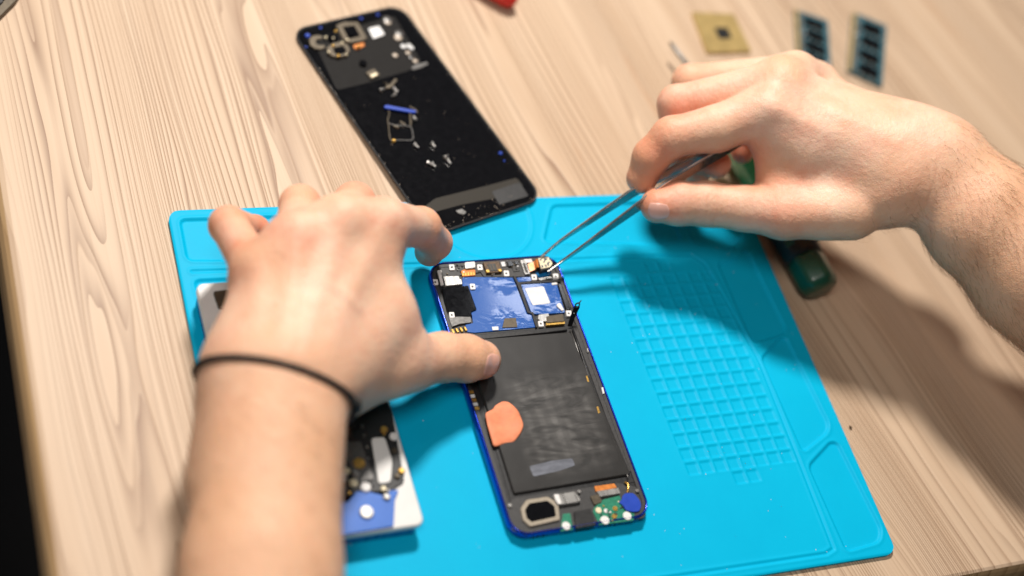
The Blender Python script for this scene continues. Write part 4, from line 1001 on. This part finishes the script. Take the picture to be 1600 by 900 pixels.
RF.cone(U(1300, 270, 60), U(1240, 320, 52), 14, 12)
qI = [(rI, 13.2), (U(1120, 201, 77), 12.3), (U(1050, 214, 69), 10.8), (U(1018, 245, 57), 9.8), (U(1003, 278, 46), 8.4)]
qM = [(rM, 12), (U(1058, 163, 66), 10.4), (U(1060, 236, 47), 9.2), (U(1120, 256, 44), 8)]
qR = [(rR, 11), (U(1078, 128, 56), 9.8), (U(1070, 200, 36), 8.6), (U(1090, 268, 34), 7.6)]
qP = [(rP, 10), (U(1150, 150, 48), 8.4), (U(1140, 200, 38), 7.4), (U(1160, 238, 38), 6.4)]
qT = [(U(1330, 333, 55), 14.5), (U(1225, 334, 52), 13.4), (U(1165, 326, 50.5), 11.9), (U(1105, 319, 48), 11.8), (U(1060, 318, 46), 11.4), (U(1028, 321, 44.5), 9.4)]
for t_ in (qI, qM, qR, qP): chain(RF, t_, 4)
chain(RF, qT, 5)
def disp_r(P, n):
    d = np.zeros(len(P), np.float32); dz = np.clip(n @ vn.astype(np.float32), 0, 1)
    for k, c, a in ((rI, U(1400, 235, 92), .8), (rM, U(1400, 215, 92), .8), (rR, U(1400, 200, 84), .5)): d += dz * a * 1.7 * ridge(P, k + vn * 11, c, 5.5)
    for k in (rI, rM, rR): d += dz * .4 * gs(P, k + vn * 10, 9)
    d += dz * 1.2 * ridge(P, U(1215, 350, 64), U(1380, 318, 76), 6)       # thumb tendon
    d -= dz * 1.6 * gs(P, U(1265, 258, 78), 15)                           # hollow between thumb and index
    d -= dz * .8 * ridge(P, U(1290, 300, 72), U(1370, 290, 78), 6)
    ip, ax_ = qT[3][0], qT[4][0] - qT[2][0]
    for s_, w_, a in ((-3.4, .5, .35), (-1, .6, .6), (1.2, .5, .4), (3.8, .6, .55)): d -= a * crease(P, ip + unit(ax_) * s_ + vn * 4 + [0, -7, 0], ax_ + np.array([0, .25, 0]), w_, 11)
    for s_ in (-1.6, .4, 2.2): d -= .28 * crease(P, qI[2][0] + unit(qI[3][0] - qI[1][0]) * s_ + vn * 8, qI[3][0] - qI[1][0], .6, 9)
    d -= .5 * crease(P, U(1190, 285, 62), (.8, .3, .5), 1.0, 8)
    for s_ in (-3, 0, 4): d -= .35 * crease(P, U(1455, 300, 80) + np.array([s_, 0, 0]), (.9, -.3, 0), 1.4, 26)
    return d
def red_r(P):
    r = np.zeros(len(P), np.float32)
    for c, q_, a in ((rI, 12, .1), (rM, 12, .25), (qI[2][0], 16, .42), (qI[4][0], 16, .7), (qI[3][0], 14, .45), (qM[1][0], 13, .4), (qM[3][0], 14, .8), (qR[1][0], 12, .4), (qR[3][0], 14, .8), (qP[3][0], 12, .7), (qT[5][0], 12, .45), (qT[3][0] + [0, 6, 0], 14, .35), (qT[1][0] + [0, -8, 0], 13, .55), (U(1200, 295, 56), 14, .45), (U(1150, 232, 70), 14, .5), (U(1400, 280, 80), 20, .15)):
        r += a * gs(P, c, q_ * 1.2)
    fa = 1 / (1 + np.exp(-((P - Wr.astype(np.float32)) @ unit(F2 - Wr).astype(np.float32) - 12) / 12))
    return r * 1.25 + .06 + .15 * fa
def tan_r(P): return .8 / (1 + np.exp(-((P - Wr.astype(np.float32)) @ unit(F2 - Wr).astype(np.float32) - 10) / 12))
lo = np.array([45, -85, 12.]); hi = np.array([395, 190, 146.])
rh, RV, RN = hand_mesh(RF.ev, lo, hi, 1.15, disp_r, red_r, tan_r, 'hand')
tag(rh, 'right hand and hairy forearm holding steel tweezers over the phone corner', 'hand')
nail_mesh(RF.ev, U(1029, 329, 48), qT[5][0] - qT[4][0], np.array([-.2, -.8, .3]), 11, 9.5, rh)
# fine hair on the forearm and the back of the wrist: short tapering strands rooted on the skin
def hairs(V, N_, mask, cnt, direc, L, parent, label):
    idx = np.nonzero(mask)[0]; p_ = rng.choice(idx, cnt); vs = []; fs = []
    for q, i in enumerate(p_):
        n = N_[i].astype(float); d = np.array(direc) + rng.normal(0, .25, 3); d = d - n * np.dot(d, n); d = unit(d)
        l_ = L * rng.uniform(.5, 1.15); sd_ = np.cross(n, d); b0 = V[i].astype(float)
        pts = [b0 - n * .2, b0 + d * l_ * .35 + n * l_ * .14 + sd_ * rng.normal(0, .06) * l_, b0 + d * l_ * .7 + n * l_ * .2, b0 + d * l_ + n * l_ * (.2 + rng.normal(0, .06))]
        r0 = .055; k0 = len(vs)
        for t, pp in enumerate(pts):
            r_ = r0 * (1 - t * .27)
            for a in (0, 2.09, 4.19): vs.append(pp + r_ * (math.cos(a) * sd_ + math.sin(a) * n))
        for t in range(3):
            for a in range(3): b = (a + 1) % 3; fs.append((k0 + t * 3 + a, k0 + t * 3 + b, k0 + t * 3 + 3 + b, k0 + t * 3 + 3 + a))
    m = MB(); m.add(np.array(vs), fs); o = m.build('arm_hair', M['hair'], parent); tag(o, label, kind='stuff'); return o
af = unit(F2 - Wr)
s_ = (RV - Wr.astype(np.float32)) @ af.astype(np.float32)
pm = rng.random(len(RV))
mask = ((s_ > -12) & (pm < np.clip((s_ + 14) / 50, 0, 1)))
hairs(RV, RN, mask, 5200, af * .6 + np.array([.1, -.75, -.2]), 9, rh, 'short brown arm hair')
sl_ = (LV - Wl.astype(np.float32)) @ axl.astype(np.float32)
hairs(LV, LN, (sl_ < 0) & (LN[:, 2] > .1), 500, -axl * .5 + np.array([.6, 0, -.1]), 8, lh, 'sparse fine brown arm hair')
